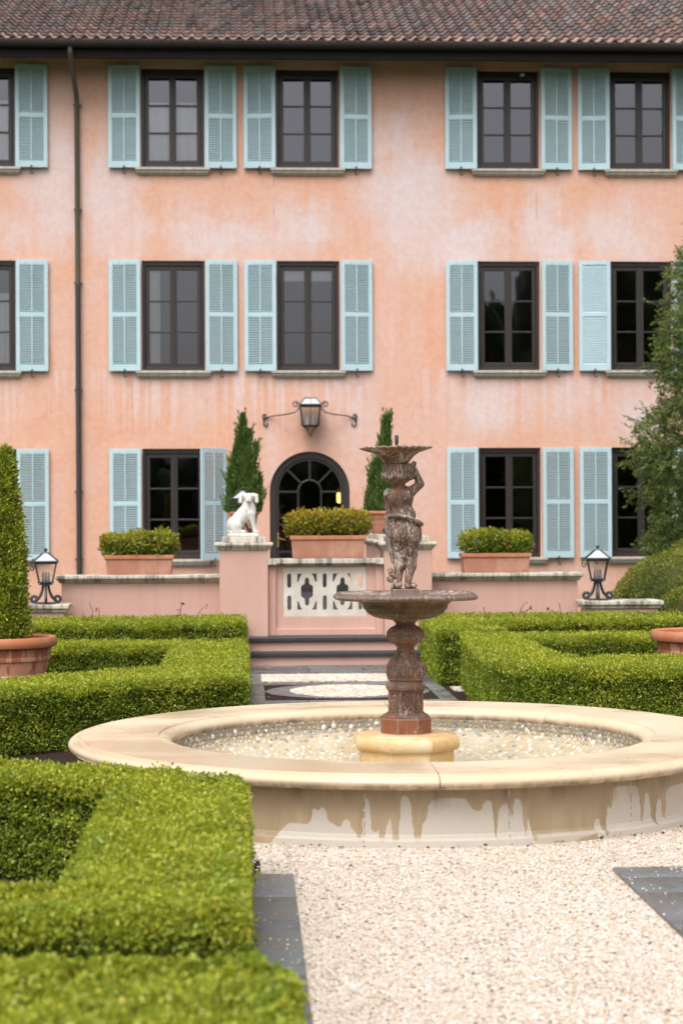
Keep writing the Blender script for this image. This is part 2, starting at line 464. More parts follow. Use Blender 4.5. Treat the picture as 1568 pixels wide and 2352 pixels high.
    n2 = noise(t, coords(t, (1, 1, 0.5), loc=(2, 2, 2)), 30, 6, 0.7)
    c = mixc(t, maprange(t, n1, 0.3, 0.6), (0.56, 0.53, 0.48), (0.74, 0.72, 0.69))
    c = mixc(t, maprange(t, n2, 0.50, 0.66, 0, 0.65), c, (0.36, 0.33, 0.30))
    gp_ = t.nodes.new('ShaderNodeNewGeometry')
    c = mixc(t, maprange(t, gp_.outputs['Pointiness'], 0.495, 0.44, 0, 0.7), c, (0.24, 0.21, 0.185))
    put(t, b.inputs['Base Color'], c)
    MAT['white_stone'] = m

    # terracotta
    def terra(name, c1, c2, streaks):
        m, t, b = mat(name, 0.6, 0.35)
        n1 = noise(t, coords(t), 5, 7, 0.65)
        c = mixc(t, maprange(t, n1, 0.3, 0.7), c1, c2)
        if streaks:
            s1 = noise(t, coords(t, (11, 11, 1.0)), 1.2, 4, 0.6)
            z = sepz(t)
            k = maprange(t, mth(t, 'SUBTRACT', s1, maprange(t, z, 0.1, 0.66, 0.66, 0.42)), -0.02, 0.03, 0, 0.9, True)
            c = mixc(t, k, c, (0.33, 0.105, 0.045))
        else:
            c = mixc(t, maprange(t, noise(t, coords(t, (1.5, 1.5, 1)), 3, 6, 0.7), 0.5, 0.75, 0, 0.6), c, (0.52, 0.33, 0.25))
        put(t, b.inputs['Base Color'], c)
        bump(t, b, noise(t, coords(t), 80, 4, 0.6), 0.15, 0.004)
        return m
    MAT['terra'] = terra('streaked_terracotta', (0.50, 0.23, 0.145), (0.58, 0.30, 0.20), True)
    MAT['terra_box'] = terra('terracotta_box', (0.36, 0.155, 0.095), (0.45, 0.215, 0.145), False)
    MAT['terra_rim'] = terra('orange_terracotta', (0.44, 0.15, 0.065), (0.52, 0.20, 0.10), False)

    # slate
    m, t, b = mat('wet_slate', 0.3, 0.5)
    n1 = noise(t, coords(t, (1, 1, 1)), 3.5, 8, 0.65, 0.5)
    n2 = noise(t, coords(t, (9, 2.5, 1)), 3, 6, 0.7)
    c = mixc(t, maprange(t, n1, 0.35, 0.7), (0.105, 0.102, 0.106), (0.155, 0.165, 0.168))
    c = mixc(t, maprange(t, n2, 0.5, 0.8, 0, 0.4), c, (0.15, 0.155, 0.16))
    c = mixc(t, 0.6, c, attr(t), 'MULTIPLY')
    put(t, b.inputs['Base Color'], c)
    put(t, b.inputs['Roughness'], maprange(t, n1, 0.35, 0.65, 0.16, 0.5))
    bump(t, b, n2, 0.15, 0.006)
    MAT['slate'] = m
    m, t, b = mat('black_step_slate', 0.5, 0.35)
    n1 = noise(t, coords(t), 7, 6, 0.65)
    put(t, b.inputs['Base Color'], mixc(t, n1, (0.02, 0.021, 0.023), (0.055, 0.057, 0.06)))
    MAT['step'] = m

    # gravel
    def gravel(name, scale, tone):
        m, t, b = mat(name, 0.7, 0.3)
        v = coords(t)
        cell = voro(t, v, scale, 'F1', 'Color')
        d = voro(t, v, scale, 'F1', 'Distance')
        d2 = voro(t, coords(t, loc=(3.3, 1.7, 0)), scale * 2.1, 'F1', 'Distance')
        sx = t.nodes.new('ShaderNodeSeparateColor')
        t.links.new(cell, sx.inputs[0])
        c = ramp(t, sx.outputs[0], [(0.0, (0.22, 0.17, 0.13)), (0.07, (0.44, 0.28, 0.165)), (0.20, (0.66, 0.47, 0.31)),
                                    (0.38, (0.75, 0.60, 0.47)), (0.55, (0.79, 0.70, 0.61)), (0.8, (0.84, 0.79, 0.73)), (1.0, (0.78, 0.76, 0.74))])
        c = mixc(t, 1.0, c, tone, 'MULTIPLY')
        big = noise(t, coords(t), 1.3, 6, 0.65)
        c = mixc(t, maprange(t, big, 0.35, 0.7, 0.0, 0.30), c, (0.52, 0.43, 0.35), 'MULTIPLY')
        put(t, b.inputs['Base Color'], c)
        h = mth(t, 'SUBTRACT', mth(t, 'MULTIPLY', d, -1.0), mth(t, 'MULTIPLY', d2, 0.3))
        bump(t, b, h, 1.0, 0.011)
        return m
    MAT['gravel'] = gravel('cream_pea_gravel', 95, (1.0, 1.0, 1.0))
    MAT['white_gravel'] = gravel('white_gravel', 42, (0.93, 0.95, 0.96))
    m, t, b = mat('gravel_stones', 0.65, 0.35)
    put(t, b.inputs['Base Color'], attr(t))
    MAT['stones'] = m

    m, t, b = mat('dark_mulch', 0.9, 0.2)
    n1 = noise(t, coords(t), 55, 8, 0.75)
    put(t, b.inputs['Base Color'], ramp(t, n1, [(0.3, (0.012, 0.007, 0.005)), (0.55, (0.055, 0.03, 0.022)), (0.75, (0.14, 0.085, 0.06))]))
    bump(t, b, n1, 1.0, 0.03)
    MAT['mulch'] = m
    m, t, b = mat('garden_ground', 0.9, 0.2)
    n1 = noise(t, coords(t), 0.35, 8, 0.7)
    put(t, b.inputs['Base Color'], ramp(t, n1, [(0.3, (0.03, 0.05, 0.015)), (0.7, (0.07, 0.10, 0.03))]))
    bump(t, b, noise(t, coords(t), 40, 5, 0.7), 0.6, 0.03)
    MAT['ground'] = m

    # foliage: colour per leaf
    def leaf(name, trans, rough=0.42, spec=0.4):
        m = bpy.data.materials.new(name)
        m.use_nodes = True
        t = m.node_tree
        b = t.nodes['Principled BSDF']
        c = attr(t)
        t.links.new(c, b.inputs['Base Color'])
        b.inputs['Roughness'].default_value = rough
        b.inputs['Specular IOR Level'].default_value = spec
        tl = t.nodes.new('ShaderNodeBsdfTranslucent')
        t.links.new(mixc(t, 1.0, c, (1.15, 1.1, 0.6), 'MULTIPLY'), tl.inputs[0])
        mx = t.nodes.new('ShaderNodeMixShader')
        mx.inputs[0].default_value = trans
        t.links.new(b.outputs[0], mx.inputs[1])
        t.links.new(tl.outputs[0], mx.inputs[2])
        t.links.new(mx.outputs[0], t.nodes['Material Output'].inputs[0])
        return m
    MAT['box_leaf'] = leaf('boxwood_leaves', 0.42)
    MAT['conifer_leaf'] = leaf('conifer_needles', 0.2, 0.5, 0.3)
    m, t, b = mat('hedge_twigs', 0.9, 0.1)
    n1 = noise(t, coords(t), 30, 5, 0.7)
    put(t, b.inputs['Base Color'], mixc(t, n1, (0.035, 0.042, 0.014), (0.075, 0.085, 0.03)))
    MAT['twig'] = m
    m, t, b = mat('bark', 0.9, 0.1)
    n1 = noise(t, coords(t, (1, 1, 0.2)), 20, 6, 0.7)
    put(t, b.inputs['Base Color'], mixc(t, n1, (0.05, 0.035, 0.025), (0.14, 0.10, 0.075)))
    bump(t, b, n1, 0.6, 0.02)
    MAT['bark'] = m
    m, t, b = mat('lit_lamp_shade', 0.5, 0.2, base=(0.9, 0.75, 0.4))
    b.inputs['Emission Color'].default_value = (1.0, 0.62, 0.18, 1)
    b.inputs['Emission Strength'].default_value = 1.6
    MAT['lamp'] = m

build_materials()

# ------------------------------------------------------------------ mesh helpers
class MB:
    """collects shapes and links them as ONE mesh object"""
    def __init__(self):
        self.v, self.f, self.m = [], [], []

    def add(self, vs, fs, m=0):
        o = len(self.v)
        self.v += [tuple(p) for p in vs]
        self.f += [tuple(i + o for i in q) for q in fs]
        self.m += [m] * len(fs)
        return self

    def box(self, x0, x1, y0, y1, z0, z1, m=0, xf=None):
        vs = [(x, y, z) for z in (z0, z1) for y in (y0, y1) for x in (x0, x1)]
        if xf:
            vs = [xf(p) for p in vs]
        fs = [(0, 2, 3, 1), (4, 5, 7, 6), (0, 1, 5, 4), (2, 6, 7, 3), (0, 4, 6, 2), (1, 3, 7, 5)]
        return self.add(vs, fs, m)

    def frustum(self, c, a, b, z0, z1, m=0, y_scale=1.0):
        x, y = c
        vs = [(x + sx * a, y + sy * a * y_scale, z0) for sx, sy in ((-1, -1), (1, -1), (1, 1), (-1, 1))]
        vs += [(x + sx * b, y + sy * b * y_scale, z1) for sx, sy in ((-1, -1), (1, -1), (1, 1), (-1, 1))]
        fs = [(3, 2, 1, 0), (4, 5, 6, 7)] + [(i, (i + 1) % 4, (i + 1) % 4 + 4, i + 4) for i in range(4)]
        return self.add(vs, fs, m)

    def tube(self, pts, r, n=8, m=0):
        pts = [Vector(p) for p in pts]
        k = len(pts)
        rs = r if isinstance(r, (list, tuple)) else [r] * k
        vs = []
        nrm = None
        for i, p in enumerate(pts):
            d = (pts[min(i + 1, k - 1)] - pts[max(i - 1, 0)]).normalized()
            if nrm is None:
                nrm = d.orthogonal().normalized()
            else:
                nrm = (nrm - d * nrm.dot(d)).normalized()
            bt = d.cross(nrm)
            for j in range(n):
                a = 2 * pi * j / n
                vs.append(p + (nrm * cos(a) + bt * sin(a)) * rs[i])
        fs = [(i * n + j, i * n + (j + 1) % n, (i + 1) * n + (j + 1) % n, (i + 1) * n + j) for i in range(k - 1) for j in range(n)]
        fs += [tuple(reversed(range(n))), tuple(range((k - 1) * n, k * n))]
        return self.add(vs, fs, m)

    def lathe(self, prof, n=64, c=(0, 0), mod=None, m=0, a0=0.0):
        vs, fs = [], []
        k = len(prof)
        for r, z in prof:
            for j in range(n):
                a = 2 * pi * j / n + a0
                rr, zz = (r, z) if mod is None else mod(r, z, a)
                vs.append((c[0] + rr * cos(a), c[1] + rr * sin(a), zz))
        for i in range(k - 1):
            for j in range(n):
                fs.append((i * n + j, i * n + (j + 1) % n, (i + 1) * n + (j + 1) % n, (i + 1) * n + j))
        return self.add(vs, fs, m)

    def disc(self, r, z, n=32, c=(0, 0), m=0, a0=0.0):
        vs = [(c[0] + r * cos(2 * pi * j / n + a0), c[1] + r * sin(2 * pi * j / n + a0), z) for j in range(n)]
        return self.add(vs, [tuple(range(n))], m)

    def prism(self, poly, z0, z1, m=0):
        n = len(poly)
        vs = [(x, y, z0) for x, y in poly] + [(x, y, z1) for x, y in poly]
        fs = [tuple(reversed(range(n))), tuple(range(n, 2 * n))]
        fs += [(i, (i + 1) % n, (i + 1) % n + n, i + n) for i in range(n)]
        return self.add(vs, fs, m)

    def build(self, name, mats, parent=None, smooth=None, bevel=0, loc=None, segs=2):
        me = bpy.data.meshes.new(name)
        me.from_pydata(self.v, [], self.f)
        mats = mats if isinstance(mats, (list, tuple)) else [mats]
        for q in mats:
            me.materials.append(MAT[q] if isinstance(q, str) else q)
        if len(mats) > 1:
            me.polygons.foreach_set('material_index', self.m)
        return link_mesh(name, me, parent, smooth, bevel, loc, segs)

def link_mesh(name, me, parent=None, smooth=None, bevel=0, loc=None, segs=2):
    me.validate()
    if smooth is not None:
        me.polygons.foreach_set('use_smooth', [True] * len(me.polygons))
        me.set_sharp_from_angle(angle=radians(smooth))
    o = bpy.data.objects.new(name, me)
    COL.objects.link(o)
    if parent is not None:
        o.parent = parent
    if loc:
        o.location = loc
    if bevel:
        b = o.modifiers.new('bevel', 'BEVEL')
        b.width = bevel
        b.segments = segs
        b.limit_method = 'ANGLE'
        b.angle_limit = radians(40)
    me.update()
    return o

def thing(name, label, cat, loc=(0, 0, 0), rz=0, group=None):
    o = bpy.data.objects.new(name, None)
    o.empty_display_size = 0.1
    COL.objects.link(o)
    o.location = loc
    o.rotation_euler = (0, 0, rz)
    return tag(o, label, cat, group)

def tag(o, label, cat, group=None, kind=None):
    o['label'] = label
    o['category'] = cat
    if group:
        o['group'] = group
    if kind:
        o['kind'] = kind
    return o

def struct(o):
    o['kind'] = 'structure'
    return o

def kids(o):
    return [c for c in COL.objects if c.parent == o]

def dup(o, parent=None, loc=None, rz=None, label=None):
    c = o.copy()
    COL.objects.link(c)
    c.parent = parent
    if loc is not None:
        c.location = loc
    if rz is not None:
        c.rotation_euler = (0, 0, rz)
    if label:
        c['label'] = label
    for ch in kids(o):
        dup(ch, c)
    return c

def plate(name, outer, holes, thick, y, m, parent=None, bevel=0):
    """an upright slab in the XZ plane with holes, front face at y"""
    cu = bpy.data.curves.new(name, 'CURVE')
    cu.dimensions = '2D'
    cu.fill_mode = 'BOTH'
    cu.extrude = thick / 2
    for pts in [outer] + holes:
        s = cu.splines.new('POLY')
        s.points.add(len(pts) - 1)
        for p, q in zip(s.points, pts):
            p.co = (q[0], q[1], 0, 1)
        s.use_cyclic_u = True
    ob = bpy.data.objects.new(name, cu)
    COL.objects.link(ob)
    bpy.context.view_layer.update()
    me = bpy.data.meshes.new_from_object(ob)
    bpy.data.objects.remove(ob)
    bpy.data.curves.remove(cu)
    me.name = name
    me.transform(Matrix.Translation((0, y + thick / 2, 0)) @ Matrix.Rotation(pi / 2, 4, 'X'))
    bm = bmesh.new()
    bm.from_mesh(me)
    bmesh.ops.remove_doubles(bm, verts=bm.verts, dist=1e-5)
    bmesh.ops.recalc_face_normals(bm, faces=bm.faces)
    bm.to_mesh(me)
    bm.free()
    me.materials.clear()
    me.materials.append(MAT[m])
    return link_mesh(name, me, parent, None, bevel)

def rect(x0, x1, z0, z1):
    return [(x0, z0), (x1, z0), (x1, z1), (x0, z1)]

def np_mesh(name, V, F, cols=None, mats=(), midx=None, smooth=False):
    """fast mesh from numpy; F is (n,4) or (n,3); cols one colour per vertex"""
    me = bpy.data.meshes.new(name)
    k = F.shape[1]
    me.vertices.add(len(V))
    me.vertices.foreach_set('co', np.ascontiguousarray(V, dtype=np.float32).ravel())
    me.loops.add(F.size)
    me.loops.foreach_set('vertex_index', np.ascontiguousarray(F, dtype=np.int32).ravel())
    me.polygons.add(len(F))
    me.polygons.foreach_set('loop_start', np.arange(0, F.size, k, dtype=np.int32))
    me.polygons.foreach_set('loop_total', np.full(len(F), k, dtype=np.int32))
    for q in mats:
        me.materials.append(MAT[q])
    if midx is not None:
        me.polygons.foreach_set('material_index', np.asarray(midx, dtype=np.int32))
    if smooth:
        me.polygons.foreach_set('use_smooth', np.ones(len(F), dtype=bool))
    me.update(calc_edges=True)
    if cols is not None:
        a = me.color_attributes.new('Col', 'FLOAT_COLOR', 'POINT')
        c4 = np.ones((len(V), 4), dtype=np.float32)
        c4[:, :3] = cols
        a.data.foreach_set('color', c4.ravel())
    return me

# --- sculpting with a smooth distance field, meshed by surface nets
def s_caps(P, a, b, ra, rb):
    a, b = np.array(a, float), np.array(b, float)
    d = b - a
    h = np.clip(((P - a) @ d) / (d @ d), 0, 1)
    return np.linalg.norm(P - a - h[..., None] * d, axis=-1) - (ra + (rb - ra) * h)

def s_ell(P, c, r, rot=None):
    q = P - np.array(c, float)
    if rot is not None:
        q = q @ np.array(rot)
    r = np.array(r, float)
    k0 = np.linalg.norm(q / r, axis=-1)
    k1 = np.linalg.norm(q / (r * r), axis=-1)
    return k0 * (k0 - 1.0) / np.maximum(k1, 1e-6)

def s_box(P, c, h, r=0.005):
    q = np.abs(P - np.array(c, float)) - (np.array(h, float) - r)
    return np.linalg.norm(np.maximum(q, 0), axis=-1) + np.minimum(q.max(axis=-1), 0) - r

def smin(a, b, k):
    h = np.clip(0.5 + 0.5 * (b - a) / k, 0, 1)
    return b + (a - b) * h - k * h * (1 - h)

def surface_nets(fn, lo, hi, res):
    lo, hi = np.array(lo, float), np.array(hi, float)
    n = np.ceil((hi - lo) / res).astype(int) + 1
    ax = [lo[i] + res * np.arange(n[i]) for i in range(3)]
    P = np.stack(np.meshgrid(*ax, indexing='ij'), axis=-1)
    f = fn(P)
    neg = f < 0
    corners = [(i, j, k) for i in (0, 1) for j in (0, 1) for k in (0, 1)]
    sl = lambda A, c: A[c[0]:n[0] - 1 + c[0], c[1]:n[1] - 1 + c[1], c[2]:n[2] - 1 + c[2]]
    cnt = sum(sl(neg, c).astype(int) for c in corners)
    act = (cnt > 0) & (cnt < 8)
    acc = np.zeros(act.shape + (3,))
    num = np.zeros(act.shape)
    for c in corners:
        for a in range(3):
            if c[a] == 1:
                continue
            d = list(c)
            d[a] = 1
            fa, fb = sl(f, c), sl(f, d)
            cr = (fa < 0) != (fb < 0)
            tt = np.where(cr, fa / np.where(cr, fa - fb, 1), 0)
            off = np.zeros(act.shape + (3,))
            for q in range(3):
                off[..., q] = c[q]
            off[..., a] = tt
            acc += off * cr[..., None]
            num += cr
    idx = -np.ones(act.shape, int)
    idx[act] = np.arange(act.sum())
    base = np.stack(np.meshgrid(*[np.arange(m - 1) for m in n], indexing='ij'), axis=-1)
    V = lo + res * (base[act] + acc[act] / num[act][:, None])
    F = []
    for a in range(3):
        b_, c_ = (a + 1) % 3, (a + 2) % 3
        s0 = [slice(0, n[q]) for q in range(3)]
        s0[a] = slice(0, n[a] - 1)
        s1 = list(s0)
        s1[a] = slice(1, n[a])
        for q in (b_, c_):
            s0[q] = slice(1, n[q] - 1)
            s1[q] = slice(1, n[q] - 1)
        A, B = neg[tuple(s0)], neg[tuple(s1)]
        for flip, msk in ((False, A & ~B), (True, ~A & B)):
            w_ = np.argwhere(msk)
            if len(w_) == 0:
                continue
            w_[:, b_] += 1
            w_[:, c_] += 1
            qs = []
            for db, dc in ((-1, -1), (0, -1), (0, 0), (-1, 0)):
                g = w_.copy()
                g[:, b_] += db
                g[:, c_] += dc
                qs.append(idx[g[:, 0], g[:, 1], g[:, 2]])
            q4 = np.stack(qs, axis=1)
            F.append(q4[:, ::-1] if flip else q4)
    return V, np.concatenate(F)

# --- foliage
RNG = np.random.default_rng(11)

def unit(v):
    return v / np.maximum(np.linalg.norm(v, axis=1, keepdims=True), 1e-9)

def wavy(P, freq, seed, octs=5):
    r = np.random.default_rng(seed)
    s = np.zeros(len(P))
    for i in range(octs):
        d = unit(r.normal(size=(1, 3)))[0] * freq * r.uniform(0.6, 2.4)
        s += np.sin(P @ d + r.uniform(0, 6.28))
    return s / octs

def leaf_quads(P, D, length, width, fold=0.25, face=None):
    """kite-shaped folded leaves at P pointing along D"""
    n = len(P)
    L = length * RNG.uniform(0.65, 1.25, (n, 1))
    W = L * (width / length)
    D = unit(D)
    if face is None:
        face = RNG.normal(size=(n, 3))
    else:                       # blades turn towards the light
        face = face + RNG.normal(size=(n, 3)) * 0.55
    S = unit(np.cross(D, face))
    U = np.cross(S, D)
    a = P
    tip = P + D * L
    mid = P + D * L * 0.5
    l = mid + S * W * 0.5 + U * W * fold
    r = mid - S * W * 0.5 + U * W * fold
    V = np.stack([a, r, tip, l], axis=1).reshape(-1, 3)
    F = np.arange(n * 4).reshape(n, 4)
    return V, F

def in_poly(xy, poly):
    x, y = xy[:, 0], xy[:, 1]
    c = np.zeros(len(xy), bool)
    n = len(poly)
    for i in range(n):
        x1, y1 = poly[i]
        x2, y2 = poly[(i + 1) % n]
        k = ((y1 > y) != (y2 > y)) & (x < (x2 - x1) * (y - y1) / ((y2 - y1) if y2 != y1 else 1e-9) + x1)
        c ^= k
    return c

def area(poly):
    return 0.5 * sum(poly[i][0] * poly[(i + 1) % len(poly)][1] - poly[(i + 1) % len(poly)][0] * poly[i][1] for i in range(len(poly)))

def inset(poly, d):
    out = []
    n = len(poly)
    for i in range(n):
        p0, p1, p2 = Vector(poly[i - 1]), Vector(poly[i]), Vector(poly[(i + 1) % n])
        e1, e2 = (p1 - p0).normalized(), (p2 - p1).normalized()
        n1, n2 = Vector((-e1.y, e1.x)), Vector((-e2.y, e2.x))
        b = (n1 + n2)
        b = b / max(b.dot(n1), 0.3)
        out.append(tuple(p1 + b * d))
    return out

PAL_BOX = dict(dark=(0.115, 0.185, 0.02), mid=(0.29, 0.37, 0.04), light=(0.50, 0.52, 0.055), odd=(0.50, 0.43, 0.08))

def hedge(name, label, polys, h, dens, leaf, seed, pal=PAL_BOX, fresh=0.80, r=0.07):
    polys = [p if area(p) > 0 else p[::-1] for p in polys]
    rg = np.random.default_rng(seed)
    allp = np.array([q for p in polys for q in p])
    lo, hi = allp.min(0), allp.max(0)
    inside = lambda xy: np.any([in_poly(xy, p) for p in polys], axis=0)
    # boundary segments
    mids, nrms, lens = [], [], []
    for p in polys:
        for i in range(len(p)):
            a, b = np.array(p[i]), np.array(p[(i + 1) % len(p)])
            L = np.linalg.norm(b - a)
            k = max(1, int(L / 0.04))
            for j in range(k):
                mids.append(a + (b - a) * (j + 0.5) / k)
                d = (b - a) / L
                nrms.append((d[1], -d[0]))
                lens.append(L / k)
    mids, nrms, lens = np.array(mids), np.array(nrms), np.array(lens)
    keep = ~inside(mids + nrms * 0.012)
    mids, nrms, lens = mids[keep], nrms[keep], lens[keep]
    # top
    bb = (hi - lo).prod()
    xy = lo + rg.random((int(bb * dens * 1.15), 2)) * (hi - lo)
    xy = xy[inside(xy)]
    db = np.concatenate([np.sqrt(((c[:, None, :] - mids[None]) ** 2).sum(-1)).min(1) for c in np.array_split(xy, max(1, len(xy) // 4000))])
    q = np.clip(r - db, 0, r)
    zt = h - (r - np.sqrt(np.maximum(r * r - q * q, 0)))
    nt_ = np.zeros((len(xy), 3))
    nt_[:, 2] = 1
    Pt = np.column_stack([xy, zt])
    # sides
    ns = int(lens.sum() * h * dens)
    si = rg.choice(len(lens), ns, p=lens / lens.sum())
    zz = rg.random(ns) ** 0.9 * (h - 0.01) + 0.01
    q = np.clip(zz - (h - r), 0, r)
    ins = r - np.sqrt(np.maximum(r * r - q * q, 0))
    tang = np.column_stack([-nrms[si][:, 1], nrms[si][:, 0]])
    sxy = mids[si] + tang * (rg.random((ns, 1)) - 0.5) * lens[si][:, None] - nrms[si] * ins[:, None]
    Ps = np.column_stack([sxy, zz])
    Ns = np.column_stack([nrms[si], np.zeros(ns)])
    P = np.concatenate([Pt, Ps])
    N = np.concatenate([nt_, Ns])
    bmp = wavy(P, 22, seed) * 0.030 + wavy(P, 6, seed + 1) * 0.020 + wavy(P, 48, seed + 5) * 0.016
    depth = rg.uniform(-0.075, -0.022, len(P)) + (rg.random(len(P)) < 0.05) * rg.uniform(0, 0.025, len(P))
    P = P + N * (bmp + depth)[:, None]
    P[:, 2] = np.maximum(P[:, 2], 0.01)
    leaf = leaf * rg.uniform(0.75, 1.25, (len(P), 1))
    D = N * 0.62 + rg.normal(size=P.shape) * 0.66
    D[:, 2] += 0.30
    V, F = leaf_quads(P, D, leaf, leaf * 0.66, face=N * 0.8 + np.array((0, 0, 0.8)))
    # colour per leaf: old leaves, new growth at the clipped top, a few yellow ones
    t_ = np.clip(rg.normal(0.45, 0.28, len(P)) + 0.22 * (N[:, 2] < 0.5) + wavy(P, 7, seed + 2) * 0.35 + wavy(P, 30, seed + 6) * 0.25, 0, 1)[:, None]  # side leaves painted lighter in place of ambient light
    c = np.array(pal['dark']) * (1 - t_) + np.array(pal['mid']) * t_
    pf = fresh * np.where(N[:, 2] > 0.5, 1.0, np.clip((P[:, 2] / h - 0.45) * 1.1, 0.32, 0.6))
    fr = np.clip(pf + wavy(P, 9, seed + 3) * 0.3 - rg.random(len(P)) * 0.55, 0, 1)[:, None] ** 0.8
    c = c * (1 - fr) + np.array(pal['light']) * fr
    od = (rg.random(len(P)) < 0.03 + 0.07 * (wavy(P, 5, seed + 4) > 0.45))[:, None]
    c = np.where(od, np.array(pal['odd']), c)
    c *= rg.uniform(0.8, 1.2, (len(P), 1))
    cols = np.repeat(c, 4, axis=0)
    # woody core just under the leaves
    cv, cf = [], []
    for i, p in enumerate(polys):
        q_ = inset(p, 0.092 + 0.004 * i)
        o = len(cv)
        ht = h - 0.085 - 0.005 * i
        m_ = len(q_)
        cv += [(x, y, 0.0) for x, y in q_] + [(x, y, ht) for x, y in q_]
        cf += [(o + j, o + (j + 1) % m_, o + (j + 1) % m_ + m_, o + j + m_) for j in range(m_)]
        for j in range(1, m_ - 1):
            cf.append((o + m_, o + m_ + j, o + m_ + j + 1, o + m_ + j + 1))
    o = len(V)
    tri = [f for f in cf if f[2] == f[3]]
    quad = [f for f in cf if f[2] != f[3]]
    # triangles are written as quads with an extra midpoint vertex
    cv2 = list(cv)
    q2 = []
    for a, b, d, _ in tri:
        mid = tuple((np.array(cv[b]) + np.array(cv[d])) / 2)
        q2.append((a, b, len(cv2), d))
        cv2.append(mid)
    Vc = np.array(cv2)
    Fc = np.array(quad + q2) + o
    V = np.concatenate([V, Vc])
    F2 = np.concatenate([F, Fc])
    cols = np.concatenate([cols, np.full((len(Vc), 3), 0.04)])
    midx = np.concatenate([np.zeros(len(F), int), np.ones(len(Fc), int)])
    me = np_mesh(name, V, F2, cols, ('box_leaf', 'twig'), midx)
    o_ = link_mesh(name, me)
    tag(o_, label, 'hedge')
    return o_

def icosphere(sub=3):
    bm = bmesh.new()
    bmesh.ops.create_icosphere(bm, subdivisions=sub, radius=1)
    V = np.array([v.co for v in bm.verts])
    F = np.array([[v.index for v in f.verts] for f in bm.faces])
    bm.free()
    return V, F

def blob_foliage(blobs, n, leaf, seed, pal, lumps=0.08, up=0.3, inner=0.25, wr=0.5, fresh=0.4, freq=1.0):
    """leaves through the outer shell of several ellipsoids; blobs = (centre, radii)"""
    rg = np.random.default_rng(seed)
    sizes = np.array([(b[1][0] * b[1][1] * b[1][2]) ** (2 / 3) for b in blobs])
    pick = rg.choice(len(blobs), n, p=sizes / sizes.sum())
    C = np.array([b[0] for b in blobs])[pick]
    R = np.array([b[1] for b in blobs])[pick]
    d = unit(rg.normal(size=(n, 3)))
    depth = 1 - rg.random(n) ** 1.6 * inner
    k = 1 + wavy(d * 3 + C, 1.6 * freq, seed) * lumps + wavy(d * 3 + C, 4.5 * freq, seed + 1) * lumps * 0.8
    P = C + d * R * (depth * k)[:, None]
    # drop what is buried inside another blob
    bad = np.zeros(n, bool)
    for i, b in enumerate(blobs):
        q = (P - np.array(b[0])) / np.array(b[1])
        bad |= (np.linalg.norm(q, axis=1) < 0.72) & (pick != i)
    P, d = P[~bad], unit(d / R)[~bad]
    n = len(P)
    D = d * 0.7 + rg.normal(size=(n, 3)) * 0.6
    D[:, 2] += up
    V, F = leaf_quads(P, D, leaf, leaf * wr, face=d * 0.8 + np.array((0, 0, 0.8)))
    t_ = np.clip(rg.normal(0.45, 0.27, n) + wavy(P, 9 * freq, seed + 2) * 0.4, 0, 1)[:, None]
    c = np.array(pal['dark']) * (1 - t_) + np.array(pal['mid']) * t_
    fr = np.clip(fresh * (0.55 + 0.55 * d[:, 2]) + wavy(P, 7 * freq, seed + 3) * 0.35 - rg.random(n) * 0.45, 0, 1)[:, None]
    c = c * (1 - fr) + np.array(pal['light']) * fr
    od = (rg.random(n) < 0.03 + 0.3 * (wavy(P, 5 * freq, seed + 4) > 0.42))[:, None]
    c = np.where(od, np.array(pal['odd']), c)
    return V, F, np.repeat(c * rg.uniform(0.8, 1.2, (n, 1)), 4, axis=0)

def pal(d, m, l, o):
    return dict(dark=d, mid=m, light=l, odd=o)

# ------------------------------------------------------------------ ground, gravel, slate, steps, terrace
XC, YC = 0.95, 11.46                     # fountain centre; the garden path runs through it along +Y
struct(MB().prism([(-400, -400), (400, -400), (400, 400), (-400, 400)], -0.5, 0.0).build('ground', 'ground'))
struct(MB().prism([(-7, 3), (10, 3), (10, 22.3), (-7, 22.3)], -0.05, 0.004).build('mulch_bed', 'mulch'))
g = MB()
n = 96
circ = [(XC + 2.36 * cos(2 * pi * i / n), YC + 2.36 * sin(2 * pi * i / n)) for i in range(n)]
g.prism(circ, -0.04, 0.012)
g.prism([(0.05, 2.0), (6.0, 2.0), (6.0, 9.6), (0.05, 9.6)], -0.04, 0.0085)
g.prism([(2.2, 9.0), (6.0, 9.0), (6.0, 13.6), (2.2, 13.6)], -0.04, 0.0105)
struct(g.build('gravel_path', 'gravel'))

def slabs(name, cells, z, gap=0.006, th=0.03, seed=1):
    rg = random.Random(seed)
    V, F, C = [], [], []
    for x0, x1, y0, y1 in cells:
        m_ = MB().box(x0 + gap, x1 - gap, y0 + gap, y1 - gap, z - th, z + rg.uniform(-0.0015, 0.0015))
        o = len(V)
        V += m_.v
        F += [tuple(i + o for i in f) for f in m_.f]
        k = rg.uniform(0.6, 1.5)
        tint = rg.choice([(1, 1, 1), (0.92, 1.03, 1.0), (1.06, 0.98, 0.97)])
        C += [(k * tint[0], k * tint[1], k * tint[2])] * 8
    me = np_mesh(name, np.array(V), np.array(F), np.array(C), ('slate',))
    return struct(link_mesh(name, me, bevel=0.003))

# strips flanking the near path
ys = [8.82, 8.27, 7.57, 6.83, 6.1, 5.4, 4.6, 3.8, 3.0]
slabs('slate_edging', [(-0.06, 0.209, ys[i + 1], ys[i]) for i in range(8)], 0.026, seed=2)
yr = [8.62, 8.266, 7.556, 6.85, 6.1, 5.4]
slabs('slate_edging', [(1.70, 1.975, yr[i + 1], yr[i]) for i in range(5)] +
      [(1.70, 2.25, 8.62, 8.875), (2.25, 2.9, 8.62, 8.875), (2.9, 3.5, 8.62, 8.875)], 0.026, seed=3)
